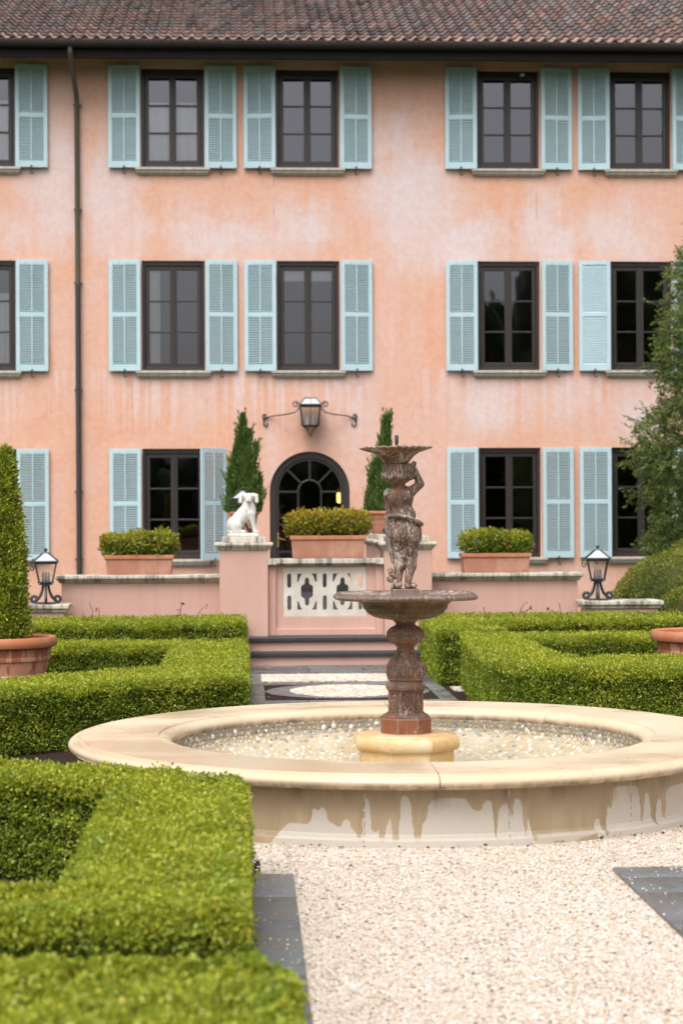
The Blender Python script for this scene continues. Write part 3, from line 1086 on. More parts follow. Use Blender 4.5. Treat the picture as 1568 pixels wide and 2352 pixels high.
# far path of slate with gravel inlays
cells = []
y = 14.2
rg = random.Random(5)
while y < 21.7:
    hgt = rg.uniform(0.42, 0.62)
    if y + hgt > 21.5:
        hgt = 21.74 - y
    x = 0.0
    while x < 1.9:
        wd = rg.uniform(0.5, 0.85)
        if x + wd > 1.65:
            wd = 1.93 - x
        cells.append((x, x + wd, y, y + hgt))
        x += wd
    y += hgt
slabs('slate_paving', cells, 0.012, gap=0.004, seed=4)
struct(MB().box(0.15, 1.76, 17.50, 19.10, 0, 0.017).build('mulch_inlay', 'mulch'))
ring = MB()
n = 64
vs = []
for r in (0.57, 0.79):
    vs += [(0.955 + r * cos(2 * pi * i / n), 18.32 + r * sin(2 * pi * i / n), 0.022) for i in range(n)]
ring.add(vs, [(i, i + n, (i + 1) % n + n, (i + 1) % n) for i in range(n)])
ro = ring.build('slate_ring', 'slate')
ca = ro.data.color_attributes.new('Col', 'FLOAT_COLOR', 'POINT')
for d in ca.data:
    d.color = (0.95, 0.95, 1, 1)
struct(ro)
gi = MB().prism([(0.955 + 0.565 * cos(2 * pi * i / n), 18.32 + 0.66 * sin(2 * pi * i / n)) for i in range(n)], 0.0, 0.027)
gi.box(0.13, 1.78, 19.48, 20.41, 0, 0.021)
gi.box(1.99, 2.5, 18.35, 18.75, 0, 0.018)
struct(gi.build('gravel_inlay', 'white_gravel'))

st = MB()
st.box(-0.03, 1.97, 21.74, 22.10, 0, 0.112, 0).box(-0.03, 1.97, 22.04, 22.34, 0.113, 0.267, 0)
st.box(-0.04, 1.98, 21.70, 22.039, 0.1125, 0.157, 1).box(-0.04, 1.98, 22.00, 22.345, 0.2675, 0.312, 1)
st.box(0.235, 1.598, 22.346, 22.95, 0.0, 0.311, 1)
struct(st.build('garden_steps', ['pink', 'step'], bevel=0.006))
struct(MB().box(-2.26, 4.0, 22.97, 33.79, 0.0, 0.40).build('terrace', 'step'))

# ------------------------------------------------------------------ the house
HY = 33.8
house = thing('house', 'orange stucco house of three storeys with pale blue shutters and a clay tiled roof', 'house', (1.0, HY, 0))
WORLD = {house.name}

def hp(o):                                # a house part modelled in world coordinates
    o.parent = house
    o.matrix_parent_inverse = Matrix.Translation((-1.0, -HY, 0))
    return o

W = 1.12
cols_x = [-7.05, -4.65, -1.312, 1.085, 4.685, 7.075, 10.6]
rows = [(7.965, 1.78), (4.352, 1.965), (1.0, 1.968)]
holes = []
for r_i, (z0, h_) in enumerate(rows):
    for c_i, x in enumerate(cols_x):
        if r_i == 2 and c_i == 3:
            continue
        holes.append(rect(x - W / 2, x + W / 2, z0, z0 + h_))
DX, DR, DS = 1.10, 0.715, 2.195           # the arched door
def arch(cx, r, zs, zb, k=32):
    return [(cx - r, zb), (cx + r, zb)] + [(cx + r * cos(a), zs + r * sin(a)) for a in [pi * i / k for i in range(k + 1)]]
holes.append(arch(DX, DR, DS, 0.30))
hp(plate('wall', rect(-12, 14, -0.2, 9.92), holes, 0.32, HY, 'stucco'))
hp(MB().box(-12, -11.7, HY + 0.325, 43.7, -0.2, 9.92).box(13.7, 14, HY + 0.325, 43.7, -0.2, 9.92)
   .box(-12, 14, 43.71, 44, -0.2, 9.92).build('rear_wall', 'stucco'))
it = MB()
for zf in (0.36, 3.55, 7.0, 9.90):
    it.box(-11.6, 13.6, HY + 0.34, 39.0, zf - 0.1, zf)
it.box(-11.6, 13.6, 39.01, 39.2, 0.2, 9.9)
for xw in (-6.0, -3.0, 2.9, 5.9, 8.9):
    it.box(xw - 0.06, xw + 0.06, HY + 0.35, 38.98, 0.37, 3.44).box(xw - 0.06, xw + 0.06, HY + 0.35, 38.98, 3.56, 6.89)
    it.box(xw - 0.06, xw + 0.06, HY + 0.35, 38.98, 7.01, 9.79)
hp(it.build('interior', 'room'))

# roof deck, tiles, gutter
tanp = math.tan(radians(24))
dk = MB()
sec = [(33.08, 9.926), (33.08, 10.0), (38.78, 10.0 + 5.7 * tanp), (44.48, 10.0), (44.48, 9.926)]
vs = [(-12.6, y, z) for y, z in sec] + [(14.6, y, z) for y, z in sec]
dk.add(vs, [tuple(range(5)), tuple(range(9, 4, -1))] + [(i, (i + 1) % 5 + 0, (i + 1) % 5 + 5, i + 5) for i in range(5)])
dk.box(-12.6, 14.6, 33.045, 33.13, 9.745, 9.922)
hp(dk.build('roof_deck', 'gutter'))

def build_tiles():
    TW, TL = 0.2055, 0.335
    nx, nr = int(27.2 / TW), 19
    rg = np.random.default_rng(3)
    us = np.array([0, 0.12, 0.26, 0.40, 0.50, 0.58, 0.67, 0.76, 0.85, 0.93, 1.0])
    prof = np.where(us < 0.45, -0.008 * np.sin(np.pi * us / 0.45), 0.056 * np.sin(np.pi * np.clip((us - 0.45) / 0.55, 0, 1)) ** 0.9)
    k = len(us)
    ct, s_t = cos(radians(24)), sin(radians(24))
    V, F, C = [], [], []
    base_cols = np.array([(0.25, 0.15, 0.13), (0.19, 0.155, 0.155), (0.31, 0.195, 0.17), (0.12, 0.095, 0.095), (0.21, 0.12, 0.10), (0.20, 0.175, 0.165), (0.16, 0.12, 0.115)]) * 0.82
    vo = 0
    for r in range(nr):
        for i in range(nx):
            if r == 0 and abs(-12.6 + i * TW - 5.55) < 0.11:
                slip = -0.06
            else:
                slip = rg.normal(0, 0.007)
            s0 = r * TL + slip
            s1 = s0 + TL + 0.05
            x0 = -12.6 + i * TW + rg.normal(0, 0.003)
            lift = rg.normal(0, 0.003)
            rows_ = []
            for s, nn, dz in ((s0, 0.042 + lift, -0.024), (s0, 0.042 + lift, 0), (s1, 0.0, 0)):
                yy = 32.98 + s * ct - (prof + nn + dz) * s_t
                zz = 10.03 + s * s_t + (prof + nn + dz) * ct
                rows_.append(np.column_stack([x0 + us * TW * 1.03, yy, zz]))
            V.append(np.concatenate(rows_))
            c = base_cols[rg.integers(len(base_cols))] * rg.uniform(0.75, 1.2)
            if r == 0:
                c = np.array((0.36, 0.235, 0.20)) * rg.uniform(0.85, 1.1)
            C.append(np.repeat(c[None], 3 * k, 0))
            for a in range(2):
                for j in range(k - 1):
                    F.append((vo + a * k + j, vo + a * k + j + 1, vo + (a + 1) * k + j + 1, vo + (a + 1) * k + j))
            if r == 0:                     # mortar plug in the mouth of each eave tile
                q = vo + 3 * k
                pts = [(x0 + u * TW * 1.03, 32.98 + slip * ct + 0.012, 10.03 + slip * s_t + (p_ + 0.012) * ct) for u, p_ in zip(us, prof)]
                low = [(x0 + u * TW * 1.03, 32.98 + slip * ct + 0.012, 10.03 + slip * s_t - 0.012) for u in us]
                V.append(np.array(pts + low))
                C.append(np.repeat(np.array((0.30, 0.16, 0.13))[None], 2 * k, 0))
                for j in range(k - 1):
                    F.append((q + k + j, q + k + j + 1, q + j + 1, q + j))
                vo += 2 * k
            vo += 3 * k
    me = np_mesh('roof', np.concatenate(V), np.array(F), np.concatenate(C), ('tiles',))
    return hp(link_mesh('roof', me, smooth=50))
build_tiles()
hp(MB().lathe([(0.0, 0.0), (0.03, 0.01), (0.045, 0.03), (0.045, 0.05), (0.0, 0.05)], 14).build('round_vent', 'fret', smooth=40, loc=(4.94, HY - 0.055, 9.62)))
hp(MB().tube([(-12.6, 38.78, 12.63), (14.6, 38.78, 12.63)], 0.13, 12).build('ridge_tiles', 'terra_box', smooth=40))
gt = MB()
gs = [(33.0, 10.045), (32.985, 10.03), (32.985, 9.985), (33.0, 9.945), (33.04, 9.925), (33.10, 9.925), (33.15, 9.95), (33.15, 10.02), (33.135, 10.02), (33.02, 10.0), (33.012, 10.045)]
gs = [(y - 0.12, z - 0.03) for y, z in gs]
vs = [(-12.7, y, z) for y, z in gs] + [(14.7, y, z) for y, z in gs]
q = len(gs)
gt.add(vs, [tuple(range(q)), tuple(range(2 * q - 1, q - 1, -1))] + [(i, (i + 1) % q, (i + 1) % q + q, i + q) for i in range(q)])
for i in range(60):
    x = -12 + i * 0.412
    gt.box(x - 0.012, x + 0.012, 32.86, 33.03, 10.0, 10.023)
hp(gt.build('gutter', 'gutter'))
dp = MB().tube([(-3.04, 32.95, 9.94), (-3.04, 32.95, 9.82), (-3.02, 33.25, 9.53), (-3.0, 33.65, 9.22), (-2.998, 33.72, 9.08), (-2.992, 33.725, 5.88)], 0.046, 14)
dp.tube([(-2.992, 33.725, 5.885), (-2.985, 33.725, 0.0)], 0.049, 14)
for z in (9.05, 7.2, 5.9, 4.0, 2.2, 1.0):
    dp.box(-3.062, -2.922, 33.70, 33.80, z, z + 0.02)
hp(dp.build('downpipe', 'pipe', smooth=40))

# windows: one of each height, then copies
def make_window(h_):
    w2 = W / 2
    f = MB()
    fo = 0.06
    f.box(-w2 + 0.002, -w2 + fo, 0.055, 0.16, 0.002, h_ - 0.002).box(w2 - fo, w2 - 0.002, 0.055, 0.16, 0.002, h_ - 0.002)
    f.box(-w2 + fo, w2 - fo, 0.055, 0.16, h_ - 0.085, h_ - 0.002).box(-w2 + fo, w2 - fo, 0.055, 0.16, 0.002, 0.07)
    a, zt, zb = w2 - 0.066, h_ - 0.09, 0.075      # sash outline
    s, c2 = 0.065, 0.062
    for sg in (-1, 1):
        x0, x1 = sorted((sg * a, sg * 0.004))
        xo0, xo1 = sorted((sg * a, sg * (a - s)))
        xi0, xi1 = sorted((sg * 0.004, sg * c2))
        f.box(xo0, xo1, 0.078, 0.135, zb, zt).box(xi0, xi1, 0.078, 0.135, zb, zt)
        p0, p1 = sorted((sg * (a - s), sg * c2))
        f.box(p0, p1, 0.078, 0.135, zb, zb + 0.075).box(p0, p1, 0.078, 0.135, zt - 0.07, zt)
        for t_ in (1, 2):
            zz = zb + 0.075 + (zt - zb - 0.145) * t_ / 3
            f.box(p0, p1, 0.088, 0.128, zz - 0.014, zz + 0.014)
    f.box(-0.022, 0.022, 0.066, 0.078, zb + 0.01, zt - 0.01)
    win = f.build('window', 'joinery', house, bevel=0.005)
    g_ = MB()
    for sg in (-1, 1):
        p0, p1 = sorted((sg * (a - s - 0.004), sg * (c2 - 0.004)))
        g_.add([(p0, 0.112, zb + 0.07), (p1, 0.112, zb + 0.07), (p1, 0.112, zt - 0.066), (p0, 0.112, zt - 0.066)], [(0, 1, 2, 3)])
    g_.build('panes', 'glass', win)
    sl = MB().box(-w2 - 0.105, w2 + 0.105, -0.115, 0.05, -0.05, -0.002).box(-w2 - 0.085, w2 + 0.085, -0.085, 0.0, -0.095, -0.052)
    sl.box(-w2 - 0.06, w2 + 0.06, -0.05, 0.0, -0.125, -0.097)
    sl.build('sill', 'sill', win, bevel=0.008)
    return win

def curtain(win, x0, x1, z0, z1, y=0.165, amp=0.014, seed=0):
    rg = np.random.default_rng(seed)
    nx = 90
    xs = np.linspace(x0, x1, nx)
    ph = np.cumsum(rg.uniform(0.25, 0.75, nx))
    V = np.concatenate([np.column_stack([xs, y + amp * np.sin(ph) * k, np.full(nx, z)]) for z, k in ((z0, 1.1), (z1, 0.8))])
    F = np.array([(i, i + 1, i + 1 + nx, i + nx) for i in range(nx - 1)])
    link_mesh('curtain', np_mesh('curtain', V, F, None, ('curtain',), smooth=True), win)

wins = {}
for r_i, (z0, h_) in enumerate(rows):
    proto = None
    for c_i, x in enumerate(cols_x):
        if r_i == 2 and c_i == 3:
            continue
        loc = (x - 1.0, 0, z0)
        if proto is None:
            proto = make_window(h_)
            proto.location = loc
            wn = proto
        else:
            wn = dup(proto, house, loc)
        wins[(r_i, c_i)] = wn
for key, rng_ in {(0, 1): (-0.5, 0.5, 0.08, 1.22), (0, 2): (-0.5, 0.5, 0.08, 1.2), (1, 1): (-0.05, 0.5, 0.08, 1.4), (1, 2): (-0.43, -0.24, 0.08, 1.85)}.items():
    curtain(wins[key], *rng_, seed=key[1] + 10 * key[0])
    wins[key]['label'] = {(0, 1): 'window with white net curtains', (0, 2): 'window half covered by white net curtains',
                          (1, 1): 'window with a pale curtain', (1, 2): 'window with one narrow curtain at its left side'}[key]
curtain(wins[(1, 3)], -0.5, 0.5, 1.62, 1.86, y=0.16, amp=0.004, seed=77)

# shutters
SW = 0.565
def make_shutter(h_, k, cnt, flip=False):
    f = MB()
    s, tr, mr, br = 0.07, 0.08, 0.075, 0.118
    hw = SW / 2
    y0, y1 = -0.045, 0.0
    f.box(-hw, -hw + s, y0, y1, 0, h_).box(hw - s, hw, y0, y1, 0, h_)
    zm = br + (h_ - br - tr - mr) * 0.5
    f.box(-hw + s, hw - s, y0 + 0.001, y1, 0, br).box(-hw + s, hw - s, y0 + 0.001, y1, h_ - tr, h_).box(-hw + s, hw - s, y0 + 0.001, y1, zm, zm + mr)
    for za, zb in ((br, zm), (zm + mr, h_ - tr)):
        p = (zb - za) / cnt
        for i in range(cnt):
            zc = za + (i + 0.5) * p
            f.box(-hw + s, hw - s, y0 + 0.004, y1 - 0.004, zc - 0.009, zc + 0.009, xf=lambda q, zc=zc: (q[0], q[1], q[2] + k * (q[1] + 0.022)))
        if not flip:
            f.box(-0.011, 0.011, y0 - 0.010, y0 + 0.006, za + 0.012, zb - 0.002)
    sh = f.build('shutter', 'aqua', house, bevel=0.003, segs=1)
    hk = MB()
    pts = [(0.015 * cos(a) * 0.9, -0.062, 0.012 + 0.016 * sin(a)) for a in [x * 0.5 for x in range(10)]]
    pts += [(-0.012, -0.062, -0.01), (-0.018, -0.060, -0.05), (-0.012, -0.058, -0.085)]
    pts += [(0.008 + 0.022 * cos(a), -0.055, -0.095 + 0.022 * sin(a)) for a in [pi + 0.5 * x for x in range(8)]]
    hk.tube(pts, [0.009] * len(pts), 6)
    hk.tube([(-0.014, -0.06, -0.03), (-0.014, 0.04, -0.03)], 0.008, 6)
    hk.build('shutter_hook', 'black', sh, smooth=60)
    return sh

sh_x = {0: (-7.9, -6.2), 1: (-5.54, -3.80), 2: (-2.165, -0.46), 3: (0.235, 1.945), 4: (3.832, 5.545), 5: (6.225, 7.915), 6: (9.75, 11.45)}
for r_i, (z0, h_) in enumerate([(7.955, 1.825), (4.345, 1.975), (0.99, 1.977)]):
    proto = make_shutter(h_, -0.55, 19 if r_i == 0 else 20)
    first = True
    for c_i, (xl, xr) in sh_x.items():
        for sd_, x in ((-1, xl), (1, xr)):
            if r_i == 2 and c_i == 3:
                continue
            ang = radians(random.uniform(3.5, 6.5)) * sd_
            loc = (x - 1.0, -0.055, z0 + random.uniform(-0.004, 0.004))
            if r_i == 1 and c_i == 5 and sd_ == -1:
                o = make_shutter(h_, 1.0, 20, True)
                o['label'] = 'shutter hung the other way round with its slats facing out'
                o.location, o.rotation_euler = loc, (0, 0, ang)
                continue
            if r_i == 2 and c_i == 2 and sd_ == 1:
                loc, ang = (-0.62 - 1.0, -0.24, z0), radians(40)
            if first:
                o = proto
                o.location, o.rotation_euler = loc, (0, 0, ang)
                first = False
            else:
                o = dup(proto, house, loc, ang)
            if r_i == 2 and c_i == 2 and sd_ == 1:
                o['label'] = 'half open shutter standing out from the wall'

# the arched door
door = plate('arched_door', arch(DX, DR - 0.003, DS, 0.385), [arch(DX, 0.60, DS, 0.50)], 0.10, HY + 0.06, 'joinery', None, 0.006)
hp(door)
leaf_ = plate('door_leaf', arch(DX, 0.598, DS, 0.502), [arch(DX, 0.553, DS, 0.72)], 0.05, HY + 0.085, 'joinery', None, 0.006)
bars = MB()
bw = 0.017
def bar(x0, z0, x1, z1):
    d = Vector((x1 - x0, 0, z1 - z0)).normalized()
    nrm = Vector((-d.z, 0, d.x)) * bw
    ps = [Vector((x0, 0, z0)), Vector((x1, 0, z1))]
    vs = []
    for yy in (HY + 0.088, HY + 0.13):
        for p in ps:
            for s in (-1, 1):
                q = p + nrm * s
                vs.append((q.x, yy, q.z))
    bars.add(vs, [(0, 2, 3, 1), (4, 5, 7, 6), (0, 1, 5, 4), (2, 6, 7, 3), (0, 4, 6, 2), (1, 3, 7, 5)])
RI = 0.205
for a in (45, 90, 135):
    bar(DX + RI * cos(radians(a)), DS + RI * sin(radians(a)), DX + 0.56 * cos(radians(a)), DS + 0.56 * sin(radians(a)))
for z in (DS, 1.61, 1.12):
    bar(DX - 0.56, z, DX - RI, z)
    bar(DX + RI, z, DX + 0.56, z)
bars.tube([(DX - RI, HY + 0.108, 0.72)] + [(DX + RI * cos(a), HY + 0.108, DS + RI * sin(a)) for a in [pi - pi * i / 24 for i in range(25)]] + [(DX + RI, HY + 0.108, 0.72)], 0.019, 6)
WORLD_DOOR = {}
for o_ in (leaf_, bars.build('glazing_bars', 'joinery')):
    o_.parent = door
gp = MB()
pts = arch(DX, 0.56, DS, 0.71)
gp.add([(x, HY + 0.115, z) for x, z in pts], [tuple(range(len(pts)))])
gp.build('panes', 'glass', door)
hd = MB().box(0.512, 0.548, HY + 0.052, HY + 0.062, 1.20, 1.46).tube([(0.53, HY + 0.055, 1.37), (0.53, HY - 0.0, 1.37), (0.545, HY - 0.02, 1.368), (0.66, HY - 0.02, 1.33)], 0.010, 8)
hd.build('handle', 'brass', door, smooth=40, bevel=0.002)
lamp = thing('wall_lamp', 'lit amber wall lamp glowing inside the arched door', 'lamp', (1.70, 35.2, 2.0))
MB().lathe([(0.03, 0.0), (0.055, 0.02), (0.06, 0.16), (0.045, 0.2), (0.0, 0.2)], 16).build('lamp_shade', 'lamp', lamp, smooth=40)
MB().box(-0.02, 0.02, 0.0, 0.10, 0.2, 0.24).box(-0.03, 0.03, 0.08, 0.1, 0.12, 0.3).build('bracket', 'brass', lamp)

# ------------------------------------------------------------------ wall lantern over the door
wl = thing('wall_lantern', 'large black iron lantern on scrolled brackets above the arched door', 'lantern', (1.105, HY - 0.28, 3.15))
def frame_box(m_, a0, z0, a1, z1, t_):
    """four raking corner bars of a tapered lantern"""
    for sx in (-1, 1):
        for sy in (-1, 1):
            m_.tube([(sx * a0, sy * a0, z0), (sx * a1, sy * a1, z1)], t_, 4)
fm = MB()
frame_box(fm, 0.135, 0.215, 0.175, 0.54, 0.018)
fm.frustum((0, 0), 0.13, 0.155, 0.185, 0.215).frustum((0, 0), 0.175, 0.185, 0.54, 0.565).frustum((0, 0), 0.195, 0.195, 0.565, 0.582)
frame_box(fm, 0.185, 0.58, 0.105, 0.69, 0.012)
fm.frustum((0, 0), 0.112, 0.112, 0.688, 0.70)
for sx in (-1, 1):
    fm.box(sx * 0.16 - 0.006, sx * 0.16 + 0.006, -0.006, 0.006, 0.21, 0.54)
fm.tube([(0, -0.155, 0.21), (0, -0.178, 0.55)], 0.006, 4).tube([(0, -0.185, 0.58), (0, -0.105, 0.69)], 0.006, 4)
for sx in (-1, 1):
    for sy in (-1, 1):
        fm.tube([(sx * 0.11, sy * 0.11, 0.185), (sx * 0.06, sy * 0.06, 0.15), (sx * 0.03, sy * 0.03, 0.09), (sx * 0.004, sy * 0.004, 0.02)], 0.010, 6)
fm.tube([(0, 0, 0.03), (0, 0, 0.0)], [0.014, 0.004], 8)
fm.build('frame', 'black', wl, bevel=0.002)
gl = MB()
rg_l = MB()
for sx, sy in ((0, -1), (1, 0), (0, 1), (-1, 0)):
    a, b_ = 0.132, 0.172
    if sx == 0:
        gl.add([(-a, sy * a, 0.215), (a, sy * a, 0.215), (b_, sy * b_, 0.54), (-b_, sy * b_, 0.54)], [(0, 1, 2, 3)])
        rg_l.add([(-0.18, sy * 0.18, 0.585), (0.18, sy * 0.18, 0.585), (0.105, sy * 0.105, 0.687), (-0.105, sy * 0.105, 0.687)], [(0, 1, 2, 3)])
    else:
        gl.add([(sx * a, -a, 0.215), (sx * a, a, 0.215), (sx * b_, b_, 0.54), (sx * b_, -b_, 0.54)], [(0, 1, 2, 3)])
        rg_l.add([(sx * 0.18, -0.18, 0.585), (sx * 0.18, 0.18, 0.585), (sx * 0.105, 0.105, 0.687), (sx * 0.105, -0.105, 0.687)], [(0, 1, 2, 3)])
gl.build('glass', 'lantern_glass', wl)
rg_l.build('roof_glass', 'sky_tint', wl)
for x in (-0.05, 0.05):
    MB().tube([(x, 0, 0.216), (x, 0, 0.36)], 0.028, 10).tube([(x, 0, 0.36), (x, 0, 0.40)], [0.012, 0.003], 8).build('candle', 'candle', wl, smooth=40)
def spiral(cx, cz, r0, r1, a0, a1, k=22, y=0.0):
    return [(cx + (r0 + (r1 - r0) * i / k) * cos(a0 + (a1 - a0) * i / k), y, cz + (r0 + (r1 - r0) * i / k) * sin(a0 + (a1 - a0) * i / k)) for i in range(k + 1)]
for s in (-1, 1):
    bk = MB()
    yb = 0.0
    body = [(0.20, 0, 0.56), (0.215, 0, 0.49), (0.27, 0, 0.445), (0.36, 0, 0.42), (0.50, 0.12, 0.405), (0.64, 0.22, 0.395), (0.74, 0.25, 0.37), (0.81, 0.255, 0.345)]
    bk.tube([(s * x, y, z) for x, y, z in spiral(0.262, 0.585, 0.062, 0.020, pi, -1.7 * pi)], 0.011, 6)
    bk.tube([(s * x, y, z) for x, y, z in body], [0.011] * 6 + [0.014, 0.018], 6)
    bk.tube([(s * x, y + 0.255, z) for x, y, z in spiral(0.80, 0.395, 0.045, 0.016, -pi * 0.42, pi * 1.15)], 0.012, 6)
    bk.tube([(s * x, y + 0.255, z) for x, y, z in spiral(0.775, 0.255, 0.055, 0.018, pi * 0.30, -pi * 1.3)], 0.012, 6)
    bk.tube([(s * 0.81, 0.255, 0.35), (s * 0.83, 0.27, 0.33), (s * 0.815, 0.255, 0.29)], 0.016, 6)
    bk.tube([(s * 0.18, 0, 0.56), (s * 0.205, 0, 0.56)], 0.014, 6)
    bk.build('bracket', 'black', wl, smooth=60)
# ------------------------------------------------------------------ pillars, low walls, piers and the fretwork balustrade
def pillar(name, cx, w_, y0, y1, z0, z1, label, group):
    p = thing(name, label, 'pillar', (cx, (y0 + y1) / 2, 0), group=group)
    d = (y1 - y0) / 2
    h = w_ / 2
    MB().box(-h, h, -d, d, z0, z1).build('shaft', 'pink', p, bevel=0.006)
    c = MB()
    c.frustum((0, 0), h + 0.002, h + 0.025, z1, z1 + 0.03, y_scale=d / h)
    c.frustum((0, 0), h + 0.028, h + 0.055, z1 + 0.03, z1 + 0.062, y_scale=(d + 0.03) / (h + 0.03))
    c.box(-h - 0.062, h + 0.062, -d - 0.062, d + 0.062, z1 + 0.062, z1 + 0.098)
    c.box(-h + 0.03, h - 0.03, -d + 0.03, d - 0.03, z1 + 0.098, z1 + 0.165)
    c.build('cap', 'coping', p, bevel=0.008)
    return p
pillar('gate_pillar', -0.055, 0.57, 22.35, 22.93, 0.0, 1.318, 'pink rendered pillar with stone cap carrying the white dog left of the balustrade', 'pink pillars with stone caps')
pillar('gate_pillar', 1.885, 0.565, 22.35, 22.93, 0.0, 1.318, 'pink rendered pillar with stone cap right of the balustrade, behind the cherub', 'pink pillars with stone caps')
pillar('rear_pillar', -0.07, 0.46, 25.3, 27.75, 0.4, 1.312, 'long pink rear pillar under the potted cypress behind the left dog', 'pink pillars with stone caps')
pillar('rear_pillar', 1.95, 0.46, 25.3, 27.75, 0.4, 1.312, 'long pink rear pillar under the potted cypress right of the door', 'pink pillars with stone caps')

def low_wall(x0, x1, label, end):
    p = thing('low_wall', label, 'wall', ((x0 + x1) / 2, 22.95, 0), group='low pink terrace walls')
    h = (x1 - x0) / 2
    e0, e1 = (0.0, 0.035) if end > 0 else (0.035, 0.0)
    MB().box(-h + (0.02 if end < 0 else 0), h - (0.02 if end > 0 else 0), -0.14, 0.14, 0, 0.935).build('wall', 'pink', p, bevel=0.006)
    c = MB()
    c.box(-h - e0 * 0.3, h + e1 * 0.3, -0.165, 0.165, 0.935, 0.96)
    c.box(-h - e0 * 0.8, h + e1 * 0.8, -0.195, 0.195, 0.96, 0.985)
    c.box(-h - e0 * 1.3, h + e1 * 1.3, -0.225, 0.225, 0.985, 1.03)
    c.build('coping', 'coping', p, bevel=0.010)
low_wall(-2.255, -0.342, 'low pink garden wall with a stained stone coping left of the dog pillar', -1)
low_wall(2.170, 4.0, 'low pink garden wall with a stained stone coping right of the pillars', 1)

def pier(x0, x1, y0, y1, label):
    p = thing('garden_pier', label, 'pier', ((x0 + x1) / 2, (y0 + y1) / 2, 0), group='low lantern piers')
    h, d = (x1 - x0) / 2, (y1 - y0) / 2
    MB().box(-h + 0.06, h - 0.06, -d + 0.06, d - 0.06, 0, 0.62).build('pier_wall', 'pink', p, bevel=0.006)
    c = MB().box(-h + 0.03, h - 0.03, -d + 0.03, d - 0.03, 0.615, 0.655).box(-h, h, -d, d, 0.655, 0.708)
    c.build('coping', 'coping', p, bevel=0.012)
pier(-3.1, -2.09, 22.18, 22.70, 'low stone capped pier under the left lantern beside the potted tree')
pier(3.93, 4.9, 22.18, 22.72, 'low stone capped pier under the right lantern beside the round bushes')

bal = thing('balustrade', 'pink balustrade wall with a pale pierced stone panel between the two pillars', 'balustrade', (0.917, 22.6, 0))
def up(o, p):
    o.parent = p
    o.matrix_parent_inverse = Matrix.Translation(-Vector(p.location))
    return o
up(plate('wall', rect(0.232, 1.601, 0.30, 1.14), [rect(0.41, 1.397, 0.533, 1.12)], 0.20, 22.48, 'pink', None, 0.005), bal)
bm_ = MB().box(0.232, 0.325, 22.44, 22.479, 0.31, 1.14).box(1.508, 1.601, 22.44, 22.479, 0.31, 1.14)
bm_.box(0.325, 1.508, 22.445, 22.479, 0.31, 0.392)
up(bm_.build('plinth_moulding', 'pink', bevel=0.008), bal)
cp = MB().box(0.23, 1.603, 22.42, 22.72, 1.142, 1.162).box(0.23, 1.603, 22.38, 22.76, 1.163, 1.222)
cp.box(0.229, 0.33, 22.362, 22.379, 1.15, 1.226).box(1.503, 1.604, 22.362, 22.379, 1.15, 1.226)
up(cp.build('coping', 'coping', bevel=0.008), bal)
fx = lambda x: 0.41 + (x - 498) * 1.855e-3
fz = lambda y: 1.1195 - (y - 310) * 1.89e-3
hl = []
def stadium(cx, y0, y1, hw):
    r = hw
    pts = []
    for i in range(9):
        a = pi * i / 8
        pts.append((fx(cx + r * cos(a)), fz(y0 + r - r * sin(a))))
    for i in range(9):
        a = pi + pi * i / 8
        pts.append((fx(cx + r * cos(a)), fz(y1 - r - r * sin(a))))
    return pts
for cx in (537, 764, 992):
    hl.append(stadium(cx, 348, 440, 13))
    hl.append(stadium(cx, 487, 580, 13))
half = [(0, 374), (8, 378), (14, 388), (15, 412), (20, 420), (32, 423), (38, 432), (39, 462), (38, 492), (32, 500), (20, 504), (15, 511), (14, 540), (8, 550), (0, 554)]
for cx in (650.5, 878):
    hl.append([(fx(cx + a), fz(b)) for a, b in half] + [(fx(cx - a), fz(b)) for a, b in reversed(half[1:-1])])
    for sx in (-1, 1):
        for sy in (0, 1):
            tri = [(62, 350), (28, 350), (38, 362), (45, 376), (50, 392), (56, 404), (62, 405)]
            hl.append([(fx(cx + sx * a), fz(b if sy == 0 else 928 - b)) for a, b in tri])
pan = plate('fretwork_panel', rect(0.412, 1.395, 0.535, 1.118), hl, 0.07, 22.485, 'fret', None, 0.004)
up(pan, bal)

